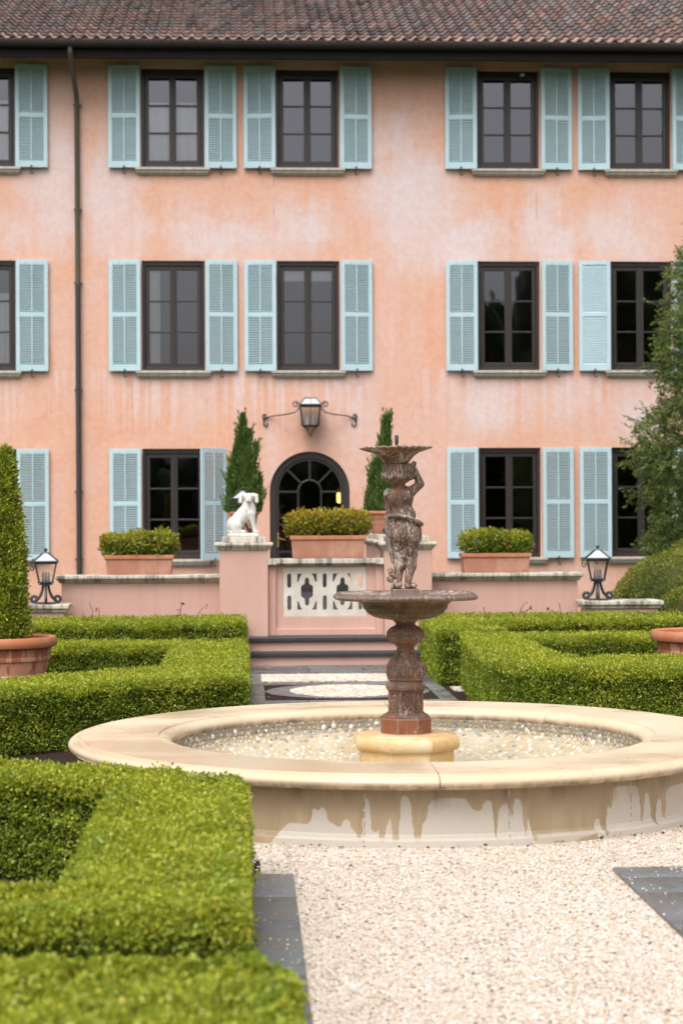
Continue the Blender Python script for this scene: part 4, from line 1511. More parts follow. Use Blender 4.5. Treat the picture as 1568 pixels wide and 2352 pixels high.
# ------------------------------------------------------------------ planters with clipped shrubs
def planter(cx, cy, z, w_, h_, d_, label, plant_label, blobs, seed, plp):
    p = thing('planter_box', label, 'planter', (cx, cy, z), group='long terracotta planter boxes')
    a, b = w_ / 2, d_ / 2
    t_ = 0.03
    m_ = MB()
    def ring(k0, z0, k1, z1):
        pass
    def taper(q):
        k = 0.955 + 0.045 * (q[2] / h_)
        return (q[0] * k, q[1] * k, q[2])
    m_.box(-a, a, -b, b, 0, 0.02, xf=taper)
    m_.box(-a, a, -b, -b + t_, 0.02, h_, xf=taper).box(-a, a, b - t_, b, 0.02, h_, xf=taper)
    m_.box(-a, -a + t_, -b + t_, b - t_, 0.02, h_, xf=taper).box(a - t_, a, -b + t_, b - t_, 0.02, h_, xf=taper)
    m_.build('box', 'terra_box', p, bevel=0.006)
    r = MB()
    r.box(-a - 0.014, a + 0.014, -b - 0.014, -b + t_, h_ - 0.045, h_ + 0.003).box(-a - 0.014, a + 0.014, b - t_, b + 0.014, h_ - 0.045, h_ + 0.003)
    r.box(-a - 0.014, -a + t_, -b + t_, b - t_, h_ - 0.045, h_ + 0.003).box(a - t_, a + 0.014, -b + t_, b - t_, h_ - 0.045, h_ + 0.003)
    r.build('rim', 'terra_rim', p, bevel=0.006)
    MB().box(-a + t_ + 0.002, a - t_ - 0.002, -b + t_ + 0.002, b - t_ - 0.002, h_ - 0.07, h_ - 0.035).build('soil', 'mulch', p)
    V, F, C = blob_foliage([((x, y, h_ + zz), rr) for x, y, zz, rr in blobs], 6500, 0.046, seed, plp, lumps=0.20, inner=0.6, freq=2.6, fresh=0.7)
    me = np_mesh('planter_shrub', V, F, C, ('box_leaf',))
    s = link_mesh('planter_shrub', me, loc=(cx, cy, z))
    st_ = MB()
    rg_ = random.Random(seed)
    for i in range(16):
        x = rg_.uniform(-a * 0.75, a * 0.75)
        st_.tube([(x, 0, h_ - 0.05), (x + rg_.uniform(-.04, .04), rg_.uniform(-.04, .04), h_ + 0.08), (x + rg_.uniform(-.09, .09), rg_.uniform(-.08, .08), h_ + 0.2)], [0.006, 0.005, 0.002], 5)
    so = st_.build('stem', 'bark', s)
    so.name = 'stems'
    tag(s, plant_label, 'shrub', 'shrubs in the planter boxes')
P1 = pal((0.10, 0.16, 0.02), (0.28, 0.32, 0.035), (0.50, 0.46, 0.06), (0.42, 0.19, 0.05))
P2 = pal((0.14, 0.16, 0.02), (0.34, 0.32, 0.035), (0.54, 0.42, 0.05), (0.50, 0.20, 0.05))
P3 = pal((0.08, 0.15, 0.02), (0.23, 0.30, 0.035), (0.45, 0.45, 0.06), (0.38, 0.21, 0.05))
planter(-1.31, 22.95, 1.03, 0.80, 0.235, 0.30, 'terracotta planter box on the low wall left of the dog', 'yellow green shrub in the left planter box',
        [(-0.25, 0, 0.10, (0.21, 0.17, 0.155)), (0.0, 0, 0.13, (0.24, 0.18, 0.16)), (0.25, 0, 0.135, (0.21, 0.18, 0.17)), (-0.36, 0, 0.17, (0.10, 0.12, 0.09))], 21, P1)
planter(2.995, 22.95, 1.03, 0.82, 0.235, 0.30, 'terracotta planter box on the low wall right of the cherub', 'dark green shrub with a dip in its top in the right planter box',
        [(-0.22, 0, 0.125, (0.22, 0.18, 0.165)), (0.05, 0, 0.12, (0.20, 0.18, 0.15)), (0.27, 0, 0.12, (0.185, 0.18, 0.155)), (-0.05, 0, 0.16, (0.2, 0.15, 0.13))], 22, P3)
planter(0.945, 22.58, 1.226, 0.875, 0.265, 0.32, 'widest terracotta planter box, on the balustrade before the arched door', 'orange tinged shrub in the middle planter box',
        [(-0.30, 0, 0.13, (0.21, 0.18, 0.17)), (-0.05, 0, 0.14, (0.22, 0.18, 0.17)), (0.2, 0, 0.14, (0.24, 0.19, 0.165)), (0.36, 0, 0.14, (0.16, 0.17, 0.16))], 23, P2)

# ------------------------------------------------------------------ white dog statues
def dog_fn(P):
    d = s_box(P, (0.0, 0.0, 0.022), (0.182, 0.115, 0.022), 0.012)
    body = s_caps(P, (-0.085, 0.02, 0.155), (0.055, 0.0, 0.325), 0.088, 0.082)
    body = smin(body, s_ell(P, (-0.10, 0.02, 0.13), (0.082, 0.105, 0.092)), 0.03)
    body = smin(body, s_ell(P, (0.075, -0.01, 0.30), (0.075, 0.08, 0.095)), 0.03)
    body = smin(body, s_caps(P, (0.06, -0.01, 0.35), (0.064, -0.02, 0.455), 0.068, 0.050), 0.03)
    # haunches and hind paws
    for y in (-0.085, 0.10):
        body = smin(body, s_ell(P, (-0.085, y, 0.135), (0.072, 0.042, 0.085)), 0.015)
        body = smin(body, s_caps(P, (-0.10, y, 0.07), (-0.015, y - 0.005, 0.060), 0.027, 0.022), 0.012)
        body = smin(body, s_ell(P, (0.0, y - 0.005, 0.058), (0.035, 0.024, 0.019)), 0.01)
    # front legs and paws
    for y, dx in ((-0.055, 0.0), (0.045, -0.012)):
        body = smin(body, s_caps(P, (0.098 + dx, y, 0.27), (0.118 + dx, y, 0.16), 0.044, 0.026), 0.02)
        body = smin(body, s_caps(P, (0.118 + dx, y, 0.16), (0.140 + dx, y - 0.004, 0.065), 0.026, 0.018), 0.008)
        body = smin(body, s_ell(P, (0.150 + dx, y - 0.008, 0.060), (0.032, 0.024, 0.018)), 0.01)
    # tail round the rump
    body = smin(body, s_caps(P, (-0.165, 0.02, 0.07), (-0.13, -0.10, 0.055), 0.018, 0.012), 0.012)
    # head turned to the garden: skull, muzzle, brow
    hd_ = s_ell(P, (0.066, -0.030, 0.470), (0.062, 0.062, 0.050))
    hd_ = smin(hd_, s_caps(P, (0.066, -0.06, 0.455), (0.066, -0.118, 0.438), 0.038, 0.030), 0.018)
    hd_ = smin(hd_, s_ell(P, (0.066, -0.145, 0.447), (0.014, 0.010, 0.010)), 0.006)
    for sx in (-1, 1):
        hd_ = smin(hd_, s_ell(P, (0.066 + sx * 0.026, -0.083, 0.488), (0.014, 0.012, 0.010)), 0.008)
        hd_ = np.maximum(hd_, -s_ell(P, (0.066 + sx * 0.027, -0.096, 0.474), (0.008, 0.010, 0.007)))
        hd_ = smin(hd_, s_ell(P, (0.066 + sx * 0.014, -0.135, 0.422), (0.015, 0.018, 0.014)), 0.006)
        # hanging ears
        e = smin(s_caps(P, (0.066 + sx * 0.048, -0.02, 0.505), (0.066 + sx * 0.088, -0.035, 0.490), 0.018, 0.020), s_caps(P, (0.066 + sx * 0.088, -0.035, 0.490), (0.066 + sx * 0.094, -0.04, 0.420), 0.021, 0.024), 0.012)
        hd_ = smin(hd_, e, 0.006)
    hd_ = np.maximum(hd_, -s_box(P, (0.066, -0.145, 0.418), (0.022, 0.03, 0.0025), 0.001))
    d = np.minimum(smin(body, hd_, 0.022), d)
    return smin(d, body, 0.006)
V, F = surface_nets(dog_fn, (-0.20, -0.17, -0.008), (0.20, 0.17, 0.545), 0.006)
dm = np_mesh('dog_statue', V, F, None, ('white_stone',), smooth=True)
dg = link_mesh('dog_statue', dm, loc=(-0.062, 22.62, 1.483))
dg.scale = (1.03, 1.05, 1.0)
tag(dg, 'white stone sitting dog statue in full view on the left pillar', 'statue', 'white dog statues')
dg2 = dup(dg, None, (1.862, 22.64, 1.483))
dg2.scale = (-1, 1, 1)
dg2['label'] = 'white stone sitting dog mostly hidden behind the cherub'

# ------------------------------------------------------------------ pier lanterns
def make_lantern():
    l = thing('post_lantern', 'black iron lantern with candle lamps on the left pier beside the potted tree', 'lantern', (0, 0, 0), group='black pier lanterns')
    f = MB()
    f.box(-0.115, 0.115, -0.115, 0.115, 0.0, 0.018)
    f.frustum((0, 0), 0.09, 0.06, 0.225, 0.245).frustum((0, 0), 0.095, 0.095, 0.245, 0.26)
    frame_box(f, 0.078, 0.26, 0.122, 0.475, 0.012)
    f.frustum((0, 0), 0.13, 0.14, 0.47, 0.488).frustum((0, 0), 0.15, 0.15, 0.488, 0.505)
    frame_box(f, 0.142, 0.50, 0.03, 0.598, 0.012)
    f.frustum((0, 0), 0.035, 0.022, 0.592, 0.612)
    f.tube([(0, 0, 0.61), (0, 0, 0.622), (0, 0, 0.635), (0, 0, 0.65), (0, 0, 0.657)], [0.012, 0.014, 0.022, 0.018, 0.004], 10)
    f.tube([(0, 0, 0.018), (0, 0, 0.24)], 0.012, 8)
    f.tube([(-0.15, 0, 0.495), (-0.175, 0, 0.47)] + [(x, 0, z) for x, y, z in spiral(-0.155, 0.42, 0.03, 0.012, radians(150), radians(480), 14)], 0.007, 5)
    f.build('frame', 'black', l, bevel=0.002)
    g, gr = MB(), MB()
    for k in range(4):
        c_, s_ = round(cos(k * pi / 2)), round(sin(k * pi / 2))
        R_ = lambda x, y, z: (x * c_ - y * s_, x * s_ + y * c_, z)
        g.add([R_(-0.078, -0.080, 0.262), R_(0.078, -0.080, 0.262), R_(0.120, -0.121, 0.47), R_(-0.120, -0.121, 0.47)], [(0, 1, 2, 3)])
        gr.add([R_(-0.135, -0.137, 0.507), R_(0.135, -0.137, 0.507), R_(0.03, -0.033, 0.594), R_(-0.03, -0.033, 0.594)], [(0, 1, 2, 3)])
    g.build('glass', 'lantern_glass', l)
    gr.build('roof_glass', 'sky_tint', l)
    for x, y in ((-0.032, 0.015), (0.032, 0.015), (0.0, -0.03)):
        MB().tube([(x, y, 0.262), (x, y, 0.275)], 0.018, 8).tube([(x, y, 0.275), (x, y, 0.335)], 0.013, 8).tube([(x, y, 0.335), (x, y, 0.355), (x, y, 0.38)], [0.009, 0.012, 0.002], 8).build('candle', 'candle', l, smooth=50)
    for k in range(4):
        a = k * pi / 2
        s_ = MB()
        pr = [(0.03, 0.235), (0.035, 0.19), (0.045, 0.14), (0.07, 0.085), (0.105, 0.05)]
        pr += [(0.135 + 0.035 * cos(t_), 0.055 + 0.035 * sin(t_)) for t_ in [-pi / 2 + i * 0.42 for i in range(11)]]
        s_.tube([(r * cos(a), r * sin(a), z) for r, z in pr], [0.016, 0.016, 0.017, 0.019, 0.020] + [0.019] * 11, 6)
        s_.build('scroll_foot', 'black', l, smooth=50)
    return l
L1 = make_lantern()
L1.location = (-2.375, 22.40, 0.708)
L1.rotation_euler = (0, 0, radians(6))
dup(L1, None, (4.155, 22.42, 0.708), radians(-8), 'black iron lantern with candle lamps on the right pier by the round bushes')
dup(L1, None, (-0.075, 25.75, 1.477), 0, 'black iron lantern partly hidden behind the left white dog')
dup(L1, None, (2.01, 25.75, 1.477), 0, 'black iron lantern hidden behind the cherub by the right cypress')

# ------------------------------------------------------------------ round pots
def round_pot(name, loc, R_, H_, label, group, seed, m_='terra'):
    p = thing(name, label, 'pot', loc, group=group)
    k = H_ / 0.67
    s = R_ / 0.46
    pr = [(0.0, 0.0), (0.285, 0.0), (0.295, 0.02), (0.325, 0.16), (0.352, 0.30), (0.364, 0.305), (0.366, 0.33), (0.358, 0.338), (0.385, 0.46), (0.398, 0.465), (0.400, 0.49), (0.392, 0.497), (0.405, 0.57)]
    ri = [(0.402, 0.572), (0.448, 0.582), (0.460, 0.605), (0.460, 0.645), (0.448, 0.668), (0.425, 0.670), (0.405, 0.655), (0.395, 0.58), (0.38, 0.5)]
    MB().lathe([(r * s, z * k) for r, z in pr], 64).build('pot_body', m_, p, smooth=35)
    MB().lathe([(r * s, z * k) for r, z in ri], 64).build('rim', 'terra_rim', p, smooth=40)
    MB().disc(0.398 * s, 0.60 * k, 40).build('soil', 'mulch', p)
    return p
round_pot('terracotta_pot', (-2.14, 16.8, 0), 0.455, 0.665, 'large streaked terracotta pot holding the tall cone tree', 'large round terracotta pots', 1)
round_pot('terracotta_pot', (4.05, 16.8, 0), 0.455, 0.675, 'large streaked terracotta pot without a tree at the right edge', 'large round terracotta pots', 2)
round_pot('cypress_pot', (-0.06, 27.2, 1.477), 0.225, 0.33, 'terracotta pot of the left cypress behind the white dog', 'terracotta cypress pots', 3, 'terra_box')
round_pot('cypress_pot', (1.95, 27.2, 1.477), 0.27, 0.33, 'terracotta pot of the right cypress behind the cherub', 'terracotta cypress pots', 4, 'terra_box')

# ------------------------------------------------------------------ stone pool
pool = thing('fountain_pool', 'wide round limestone fountain pool with pebble lined basin and rounded rim', 'fountain pool', (XC, YC, 0))
MB().lathe([(1.93, 0.0), (1.93, 0.045), (1.905, 0.055), (1.90, 0.07), (1.893, 0.075), (1.893, 0.30), (1.91, 0.305), (1.92, 0.312)], 256).build('drum_wall', 'pool_wall', pool, smooth=35)
rimp = [(1.50, 0.30), (1.90, 0.305), (1.945, 0.308)]
rimp += [(1.955 + 0.072 * sin(a) ** 0.85, 0.347 - 0.039 * cos(a)) for a in [pi * i / 14 for i in range(1, 14)]]
rimp += [(1.962, 0.380), (1.950, 0.375), (1.945, 0.390), (1.50, 0.3905), (1.496, 0.3905), (1.491, 0.379), (1.480, 0.383)]
rimp += [(1.475 - 0.062 * sin(a), 0.338 + 0.048 * cos(a)) for a in [pi * i / 12 for i in range(0, 12)]]
rimp += [(1.47, 0.29), (1.50, 0.30)]
rm = MB()
NS = 8
joint = [radians(-90 + i * 45) for i in range(NS)]
for j in joint:                                    # eight stones with open joints
    a0, a1 = j + 0.0011, j + radians(45) - 0.0011
    k = 34
    vs, fs = [], []
    for i in range(k + 1):
        a = a0 + (a1 - a0) * i / k
        vs += [(r * cos(a), r * sin(a), z) for r, z in rimp]
    q = len(rimp)
    for i in range(k):
        for t_ in range(q - 1):
            fs.append((i * q + t_, (i + 1) * q + t_, (i + 1) * q + t_ + 1, i * q + t_ + 1))
    fs.append(tuple(range(q - 1)))
    fs.append(tuple(reversed(range(k * q, k * q + q - 1))))
    rm.add(vs, fs)
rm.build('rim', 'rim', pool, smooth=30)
bp = [(1.425, 0.325), (1.415, 0.29), (1.405, 0.24), (1.37, 0.20), (1.25, 0.13), (1.0, 0.06), (0.7, 0.025), (0.3, 0.015), (0.0, 0.013)]
MB().lathe(bp, 96).build('basin_lining', 'mortar', pool, smooth=60)
def bowl_z(r):
    rs = [p[0] for p in bp][::-1]
    zs = [p[1] for p in bp][::-1]
    return np.interp(r, rs, zs)
def pebbles():
    rg = np.random.default_rng(9)
    pts = []
    grid = {}
    cs = 0.044
    for _ in range(60000):
        r = 1.415 * sqrt(rg.random())
        a = rg.random() * 2 * pi
        x, y = r * cos(a), r * sin(a)
        if r < 0.28:
            continue
        key = (int(x // cs), int(y // cs))
        ok = True
        dmin = 0.036
        for i in (-1, 0, 1):
            for j in (-1, 0, 1):
                for q in grid.get((key[0] + i, key[1] + j), ()):
                    if (q[0] - x) ** 2 + (q[1] - y) ** 2 < dmin * dmin:
                        ok = False
        if ok:
            grid.setdefault(key, []).append((x, y))
            pts.append((x, y))
    # steep band under the rim: place along the wall
    wall = []
    for zz in (0.215, 0.245, 0.275, 0.305):
        k = int(2 * pi * 1.41 / 0.036)
        for i in range(k):
            a = 2 * pi * (i + rg.uniform(-0.3, 0.3)) / k
            wall.append((a, zz + rg.uniform(-0.006, 0.006)))
    V, F, C = [], [], []
    sx = [(cos(2 * pi * i / 8), sin(2 * pi * i / 8)) for i in range(8)]
    pcols = np.array([(0.66, 0.62, 0.56), (0.60, 0.55, 0.47), (0.52, 0.48, 0.42), (0.33, 0.34, 0.35), (0.43, 0.43, 0.43), (0.50, 0.41, 0.29), (0.72, 0.69, 0.64), (0.24, 0.25, 0.27)])
    pw = np.array([0.21, 0.17, 0.14, 0.12, 0.13, 0.09, 0.08, 0.06])
    def add(c, nrm, rad, asp, rot, col):
        nrm = Vector(nrm).normalized()
        t1 = nrm.orthogonal().normalized()
        t2 = nrm.cross(t1)
        e1 = t1 * cos(rot) + t2 * sin(rot)
        e2 = nrm.cross(e1)
        o = len(V)
        for rr, hh in ((1.0, -0.05), (0.9, 0.14), (0.55, 0.24)):
            for cx_, cy_ in sx:
                p = Vector(c) + e1 * cx_ * rad * rr + e2 * cy_ * rad * asp * rr + nrm * rad * hh
                V.append(tuple(p))
        V.append(tuple(Vector(c) + nrm * rad * 0.26))
        for k in range(2):
            for i in range(8):
                F.append((o + k * 8 + i, o + k * 8 + (i + 1) % 8, o + (k + 1) * 8 + (i + 1) % 8, o + (k + 1) * 8 + i))
        for i in range(0, 8, 2):
            F.append((o + 16 + i, o + 16 + (i + 1) % 8, o + 16 + (i + 2) % 8, o + 24))
        C.extend([col] * 25)
    for x, y in pts:
        r = hypot(x, y)
        z = float(bowl_z(r))
        sl = float(bowl_z(min(r + 0.01, 1.42)) - bowl_z(r - 0.01)) / 0.02
        add((x, y, z), (-sl * x / r, -sl * y / r, 1), rg.uniform(0.0135, 0.0225), rg.uniform(0.62, 0.95), rg.random() * 6.28, pcols[rg.choice(8, p=pw)] * rg.uniform(0.9, 1.05))
    for a, z in wall:
        rr = float(np.interp(z, [0.20, 0.24, 0.29, 0.325], [1.37, 1.405, 1.415, 1.425]))
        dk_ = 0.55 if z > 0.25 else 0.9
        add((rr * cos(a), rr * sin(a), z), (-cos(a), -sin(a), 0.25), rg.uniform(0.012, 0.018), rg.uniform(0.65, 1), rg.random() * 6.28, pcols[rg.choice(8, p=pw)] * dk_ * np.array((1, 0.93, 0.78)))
    me = np_mesh('pebbles', np.array(V), np.array(F), np.array(C), ('pebble',), smooth=True)
    o = link_mesh('pebbles', me, pool)
    o['kind'] = 'stuff'
pebbles()
oc = pi / 8
pm = MB()
R8 = 1 / cos(oc)
for r0, z0, r1, z1 in ((0.278, 0.0, 0.278, 0.287),):
    pm.lathe([(r0 * R8, z0), (r1 * R8, z1)], 8, a0=oc)
pm.build('plinth', 'plinth', pool, bevel=0.004)
lp = [(0.0, 0.286), (0.280, 0.286)] + [(0.283 + 0.030 * sin(a), 0.329 - 0.043 * cos(a)) for a in [pi * i / 10 for i in range(1, 10)]] + [(0.278, 0.373), (0.262, 0.374), (0.260, 0.380), (0.0, 0.382)]
MB().lathe([(r * R8, z) for r, z in lp], 8, a0=oc).build('plinth_lip', 'plinth', pool, smooth=38, bevel=0.005)

# ------------------------------------------------------------------ cast iron fountain
fo = thing('cherub_fountain', 'rusty cast iron fountain with a cherub holding up a dish above a wide bowl', 'fountain', (0.948, YC, 0.382))
def octo(r, a):
    b = ((a - oc) % (pi / 4)) - pi / 8
    return r * cos(pi / 8) / cos(b) * 1.04
Z0 = 0.382
zc = lambda y: max(1.3455 - 7.376e-4 * y, Z0) - Z0      # crop row to height above the plinth
rc = lambda h: h * 7.376e-4
prof = [(0, 1335), (209, 1335), (209, 1190), (205, 1180), (197, 1177), (193, 1170), (182, 1161), (168, 1153), (158, 1146), (156, 1140), (151, 1136),
        (150, 1125), (150, 970), (151, 962), (158, 955), (164, 945), (167, 935), (166, 922), (160, 910), (152, 900), (142, 893), (139, 880), (143, 874), (151, 868), (150, 856)]
prof += [(153, 845), (157, 825), (158, 800), (154, 775), (146, 745), (133, 720), (116, 700), (101, 680), (90, 662), (82, 645), (75, 628), (71, 612), (73, 604), (80, 600), (85, 594), (84, 588)]
prof += [(92, 583), (108, 573), (124, 558), (136, 542), (144, 522), (146, 500), (144, 480), (136, 462), (122, 447), (106, 437), (92, 430), (84, 424), (79, 414), (82, 404), (92, 398), (99, 394), (101, 386), (108, 380), (0, 380)]
fine_ = []
for (r0, y0), (r1, y1) in zip(prof, prof[1:]):
    k = max(1, int(abs(y1 - y0) / 4))
    for i in range(k):
        fine_.append((r0 + (r1 - r0) * i / k, y0 + (y1 - y0) * i / k))
fine_.append(prof[-1])
def relief(u, v):
    """cast leaf ornament; u across a bay -1..1, v up it 0..1"""
    g = math.exp(-(u / 0.10) ** 2) * (0.4 + 0.6 * sin(pi * v))
    for k_, s_ in ((0.30, 0.9), (0.55, 0.7)):
        c_ = k_ * (0.35 + 0.9 * sin(pi * min(1, v * 1.1)))
        g += s_ * math.exp(-((abs(u) - c_) / 0.075) ** 2) * (0.55 + 0.45 * sin(16 * v + 5 * abs(u)))
    g += 0.9 * math.exp(-((abs(u) - 0.42) / 0.13) ** 2 - ((v - 0.20) / 0.09) ** 2)
    return min(g, 1.5)
def col_mod(r, y, a):
    rr = rc(r)
    u = (((a + oc) % (pi / 4)) / (pi / 4)) * 2 - 1            # a bay is centred on the front
    if y > 1176:
        rr = octo(rr, a)
    elif y > 1140:
        f_ = (1176 - y) / 36
        rr = octo(rr, a) * (1 - f_) + rr * f_ + 0.004 * abs(sin(a * 12)) * sin(pi * f_)
    elif 962 <= y <= 1137:
        rr = octo(rr, a) * 0.96
        v = (1128 - y) / 158
        if abs(u) < 0.72 and 0.03 < v < 0.97:
            rr += -0.008 + 0.011 * relief(u * 1.25, v)
        else:
            rr += 0.001
    elif 895 < y < 962:
        rr = octo(rr, a) * 0.6 + rr * 0.4
    elif 605 < y <= 856:
        v = (856 - y) / 250
        k_ = sin(pi * min(1, v * 1.6)) if v < 0.6 else 0.5 * (1 - v) / 0.4
        rr += 0.013 * max(0, k_) * relief(u, min(1, v * 1.5)) - 0.006 * max(0, k_)
        rr += 0.0028 * cos(a * 16) * (v > 0.5) * (1 - v) * 2
    elif 436 <= y <= 583:
        v = (583 - y) / 147
        rr += sin(pi * v) * (0.0045 * abs(cos(a * 4 )) ** 0.5 + 0.006 * math.exp(-(u / 0.35) ** 2 - ((v - 0.5) / 0.3) ** 2) * (1 + 0.5 * sin(20 * v)) - 0.006 * math.exp(-((abs(u) - 0.62) / 0.10) ** 2))
    return rr, zc(y)
lo_, hi_ = MB(), MB()
lo_.lathe([p for p in fine_ if p[1] >= 1176], 160, mod=col_mod)
hi_.lathe([p for p in fine_ if p[1] <= 1180], 320, mod=col_mod)
lo_.build('base_block', 'iron_base', fo, smooth=30)
hi_.build('pedestal', 'iron_column', fo, smooth=42)

def oct_soft(r, a, k):
    return r * (1 - k) + octo(r, a) * k
bowl_p = [(95, 381), (150, 377), (205, 370), (255, 355), (295, 334), (322, 312), (328, 300), (338, 295), (345, 285), (352, 262), (362, 245), (378, 236), (384, 228), (430, 218), (470, 212)]
def bowl_mod(r, y, a):
    rr = oct_soft(rc(r), a, 0.55 if r > 360 else 0.12)
    if 300 < y < 375:
        rr += 0.006 * abs(sin(a * 14)) * sin(pi * (375 - y) / 75)
    return rr, zc(y)
MB().lathe(bowl_p, 224, mod=bowl_mod).build('lower_bowl', 'iron_bowl', fo, smooth=40)
rim_p = [(470, 212), (500, 216), (560, 213), (590, 206), (602, 194), (601, 184), (590, 172), (575, 163), (560, 158), (548, 156), (540, 158)]
def rim_mod(r, y, a):
    rr = oct_soft(rc(r), a, 0.60)
    if r > 552:
        rr += 0.0055 * abs(sin(a * 36 + (y - 160) * 0.012)) - 0.003
    return rr, zc(y) + 0.0025 * sin(a * 3)
MB().lathe(rim_p, 432, mod=rim_mod).build('bowl_rim', 'iron_rim', fo, smooth=50)
in_p = [(542, 158), (520, 170), (430, 184), (330, 205), (200, 222), (0, 226)]
MB().lathe(in_p, 96, mod=lambda r, y, a: (oct_soft(rc(r), a, 0.58), zc(y) + 0.0025 * sin(a * 3))).build('bowl_inside', 'lime', fo, smooth=60)

# the cherub: seen from behind, right arm raised to the dish
def cherub_fn(P):
    k = 0.022
    b = s_ell(P, (0.0, 0.0, 0.345), (0.090, 0.074, 0.080))
    b = smin(b, s_ell(P, (-0.042, -0.030, 0.335), (0.050, 0.055, 0.058)), 0.012)
    b = smin(b, s_ell(P, (0.044, -0.030, 0.335), (0.050, 0.055, 0.058)), 0.012)
    b = smin(b, s_ell(P, (-0.012, 0.005, 0.445), (0.079, 0.060, 0.07)), 0.03)
    b = smin(b, s_ell(P, (-0.030, 0.0, 0.550), (0.083, 0.056, 0.075)), 0.03)
    b = smin(b, s_caps(P, (-0.100, 0.0, 0.583), (0.040, 0.0, 0.594), 0.026, 0.028), 0.018)
    for sx in (-1, 1):                                        # shoulder blades
        b = smin(b, s_ell(P, (-0.030 + sx * 0.040, -0.040, 0.560), (0.026, 0.016, 0.036)), 0.010)
    b = smin(b, s_caps(P, (-0.038, 0.0, 0.600), (-0.042, 0.002, 0.665), 0.042, 0.040), 0.012)
    # legs
    b = smin(b, s_caps(P, (-0.044, -0.010, 0.32), (-0.036, -0.004, 0.205), 0.052, 0.036), k)
    b = smin(b, s_caps(P, (-0.036, -0.004, 0.205), (-0.036, -0.018, 0.140), 0.035, 0.033), 0.012)
    b = smin(b, s_caps(P, (-0.036, -0.018, 0.140), (-0.042, -0.006, 0.045), 0.033, 0.019), 0.010)
    b = smin(b, s_caps(P, (0.042, -0.010, 0.32), (0.036, 0.0, 0.205), 0.056, 0.038), k)
    b = smin(b, s_caps(P, (0.036, 0.0, 0.205), (0.034, -0.014, 0.140), 0.036, 0.034), 0.012)
    b = smin(b, s_caps(P, (0.034, -0.014, 0.140), (0.018, 0.0, 0.045), 0.034, 0.020), 0.010)
    for x, tx in ((-0.042, -0.058), (0.018, 0.034)):          # feet, toes away from the camera
        b = smin(b, s_ell(P, (x, -0.008, 0.022), (0.022, 0.024, 0.022)), 0.010)
        b = smin(b, s_caps(P, (x, 0.0, 0.018), (tx, 0.070, 0.013), 0.020, 0.015), 0.010)
        for i in range(5):
            b = smin(b, s_caps(P, (tx + (i - 2) * 0.0075, 0.068, 0.010), (tx + (i - 2) * 0.009, 0.086 - abs(i - 1) * 0.002, 0.008), 0.006, 0.005), 0.003)
    # head with a face on the far side
    h = s_ell(P, (-0.043, 0.012, 0.705), (0.074, 0.078, 0.074))
    h = smin(h, s_ell(P, (-0.043, 0.052, 0.680), (0.056, 0.040, 0.045)), 0.02)
    h = smin(h, s_ell(P, (-0.043, 0.094, 0.692), (0.011, 0.012, 0.012)), 0.010)
    for sx in (-1, 1):
        h = smin(h, s_ell(P, (-0.043 + sx * 0.034, 0.072, 0.672), (0.022, 0.018, 0.020)), 0.010)
        h = np.maximum(h, -s_ell(P, (-0.043 + sx * 0.026, 0.090, 0.709), (0.011, 0.010, 0.006)))
        h = smin(h, s_ell(P, (-0.043 + sx * 0.026, 0.079, 0.709), (0.009, 0.007, 0.006)), 0.004)
    h = smin(h, s_caps(P, (-0.055, 0.089, 0.668), (-0.031, 0.089, 0.668), 0.005, 0.005), 0.004)
    h = smin(h, s_ell(P, (-0.043, 0.078, 0.650), (0.018, 0.014, 0.012)), 0.010)
    b = smin(b, h, 0.02)
    # bobbed hair, curling out at the bottom, flattened under the dish
    hr = s_ell(P, (-0.044, -0.012, 0.712), (0.093, 0.084, 0.082))
    ang = np.arctan2(P[..., 1] + 0.012, P[..., 0] + 0.044)
    hr = hr + 0.005 * np.sin(ang * 22 + P[..., 2] * 30)
    for i in range(15):
        a = radians(-215 + i * 250 / 14)
        c_ = (-0.044 + 0.084 * cos(a), -0.010 + 0.076 * sin(a), 0.684 + 0.006 * sin(i * 2.3))
        hr = smin(hr, s_ell(P, c_, (0.021, 0.021, 0.021)), 0.010)
    hr = np.maximum(hr, P[..., 2] - 0.757)
    hr = np.maximum(hr, -s_ell(P, (-0.043, 0.098, 0.685), (0.055, 0.062, 0.055)))
    b = smin(b, hr, 0.006)
    # raised right arm: shoulder, elbow, wrist, hand with five fingers against the dish
    b = smin(b, s_caps(P, (0.044, 0.0, 0.592), (0.092, 0.004, 0.636), 0.030, 0.026), 0.012)
    b = smin(b, s_caps(P, (0.092, 0.004, 0.636), (0.062, 0.0, 0.722), 0.026, 0.017), 0.008)
    b = smin(b, s_ell(P, (0.054, -0.004, 0.742), (0.017, 0.014, 0.021)), 0.010)
    for i in range(4):
        x = 0.043 + i * 0.008
        b = smin(b, s_caps(P, (x, -0.010, 0.752), (x + 0.002, -0.016 + 0.004 * (i == 3), 0.772 - 0.003 * abs(i - 1)), 0.0055, 0.005), 0.003)
    b = smin(b, s_caps(P, (0.044, 0.0, 0.742), (0.028, -0.006, 0.760), 0.0065, 0.005), 0.004)
    # left arm bent forward, hand gathering the cloth
    b = smin(b, s_caps(P, (-0.100, 0.004, 0.575), (-0.096, 0.060, 0.500), 0.028, 0.024), 0.014)
    b = smin(b, s_caps(P, (-0.096, 0.060, 0.500), (-0.060, 0.095, 0.440), 0.023, 0.017), 0.010)
    b = smin(b, s_ell(P, (-0.048, 0.102, 0.432), (0.019, 0.012, 0.016)), 0.008)
    for i in range(4):
        b = smin(b, s_caps(P, (-0.038, 0.104, 0.442 - i * 0.008), (-0.018, 0.100, 0.440 - i * 0.008), 0.0055, 0.005), 0.003)
    b = smin(b, s_caps(P, (-0.052, 0.105, 0.446), (-0.040, 0.098, 0.460), 0.006, 0.005), 0.003)
    return b
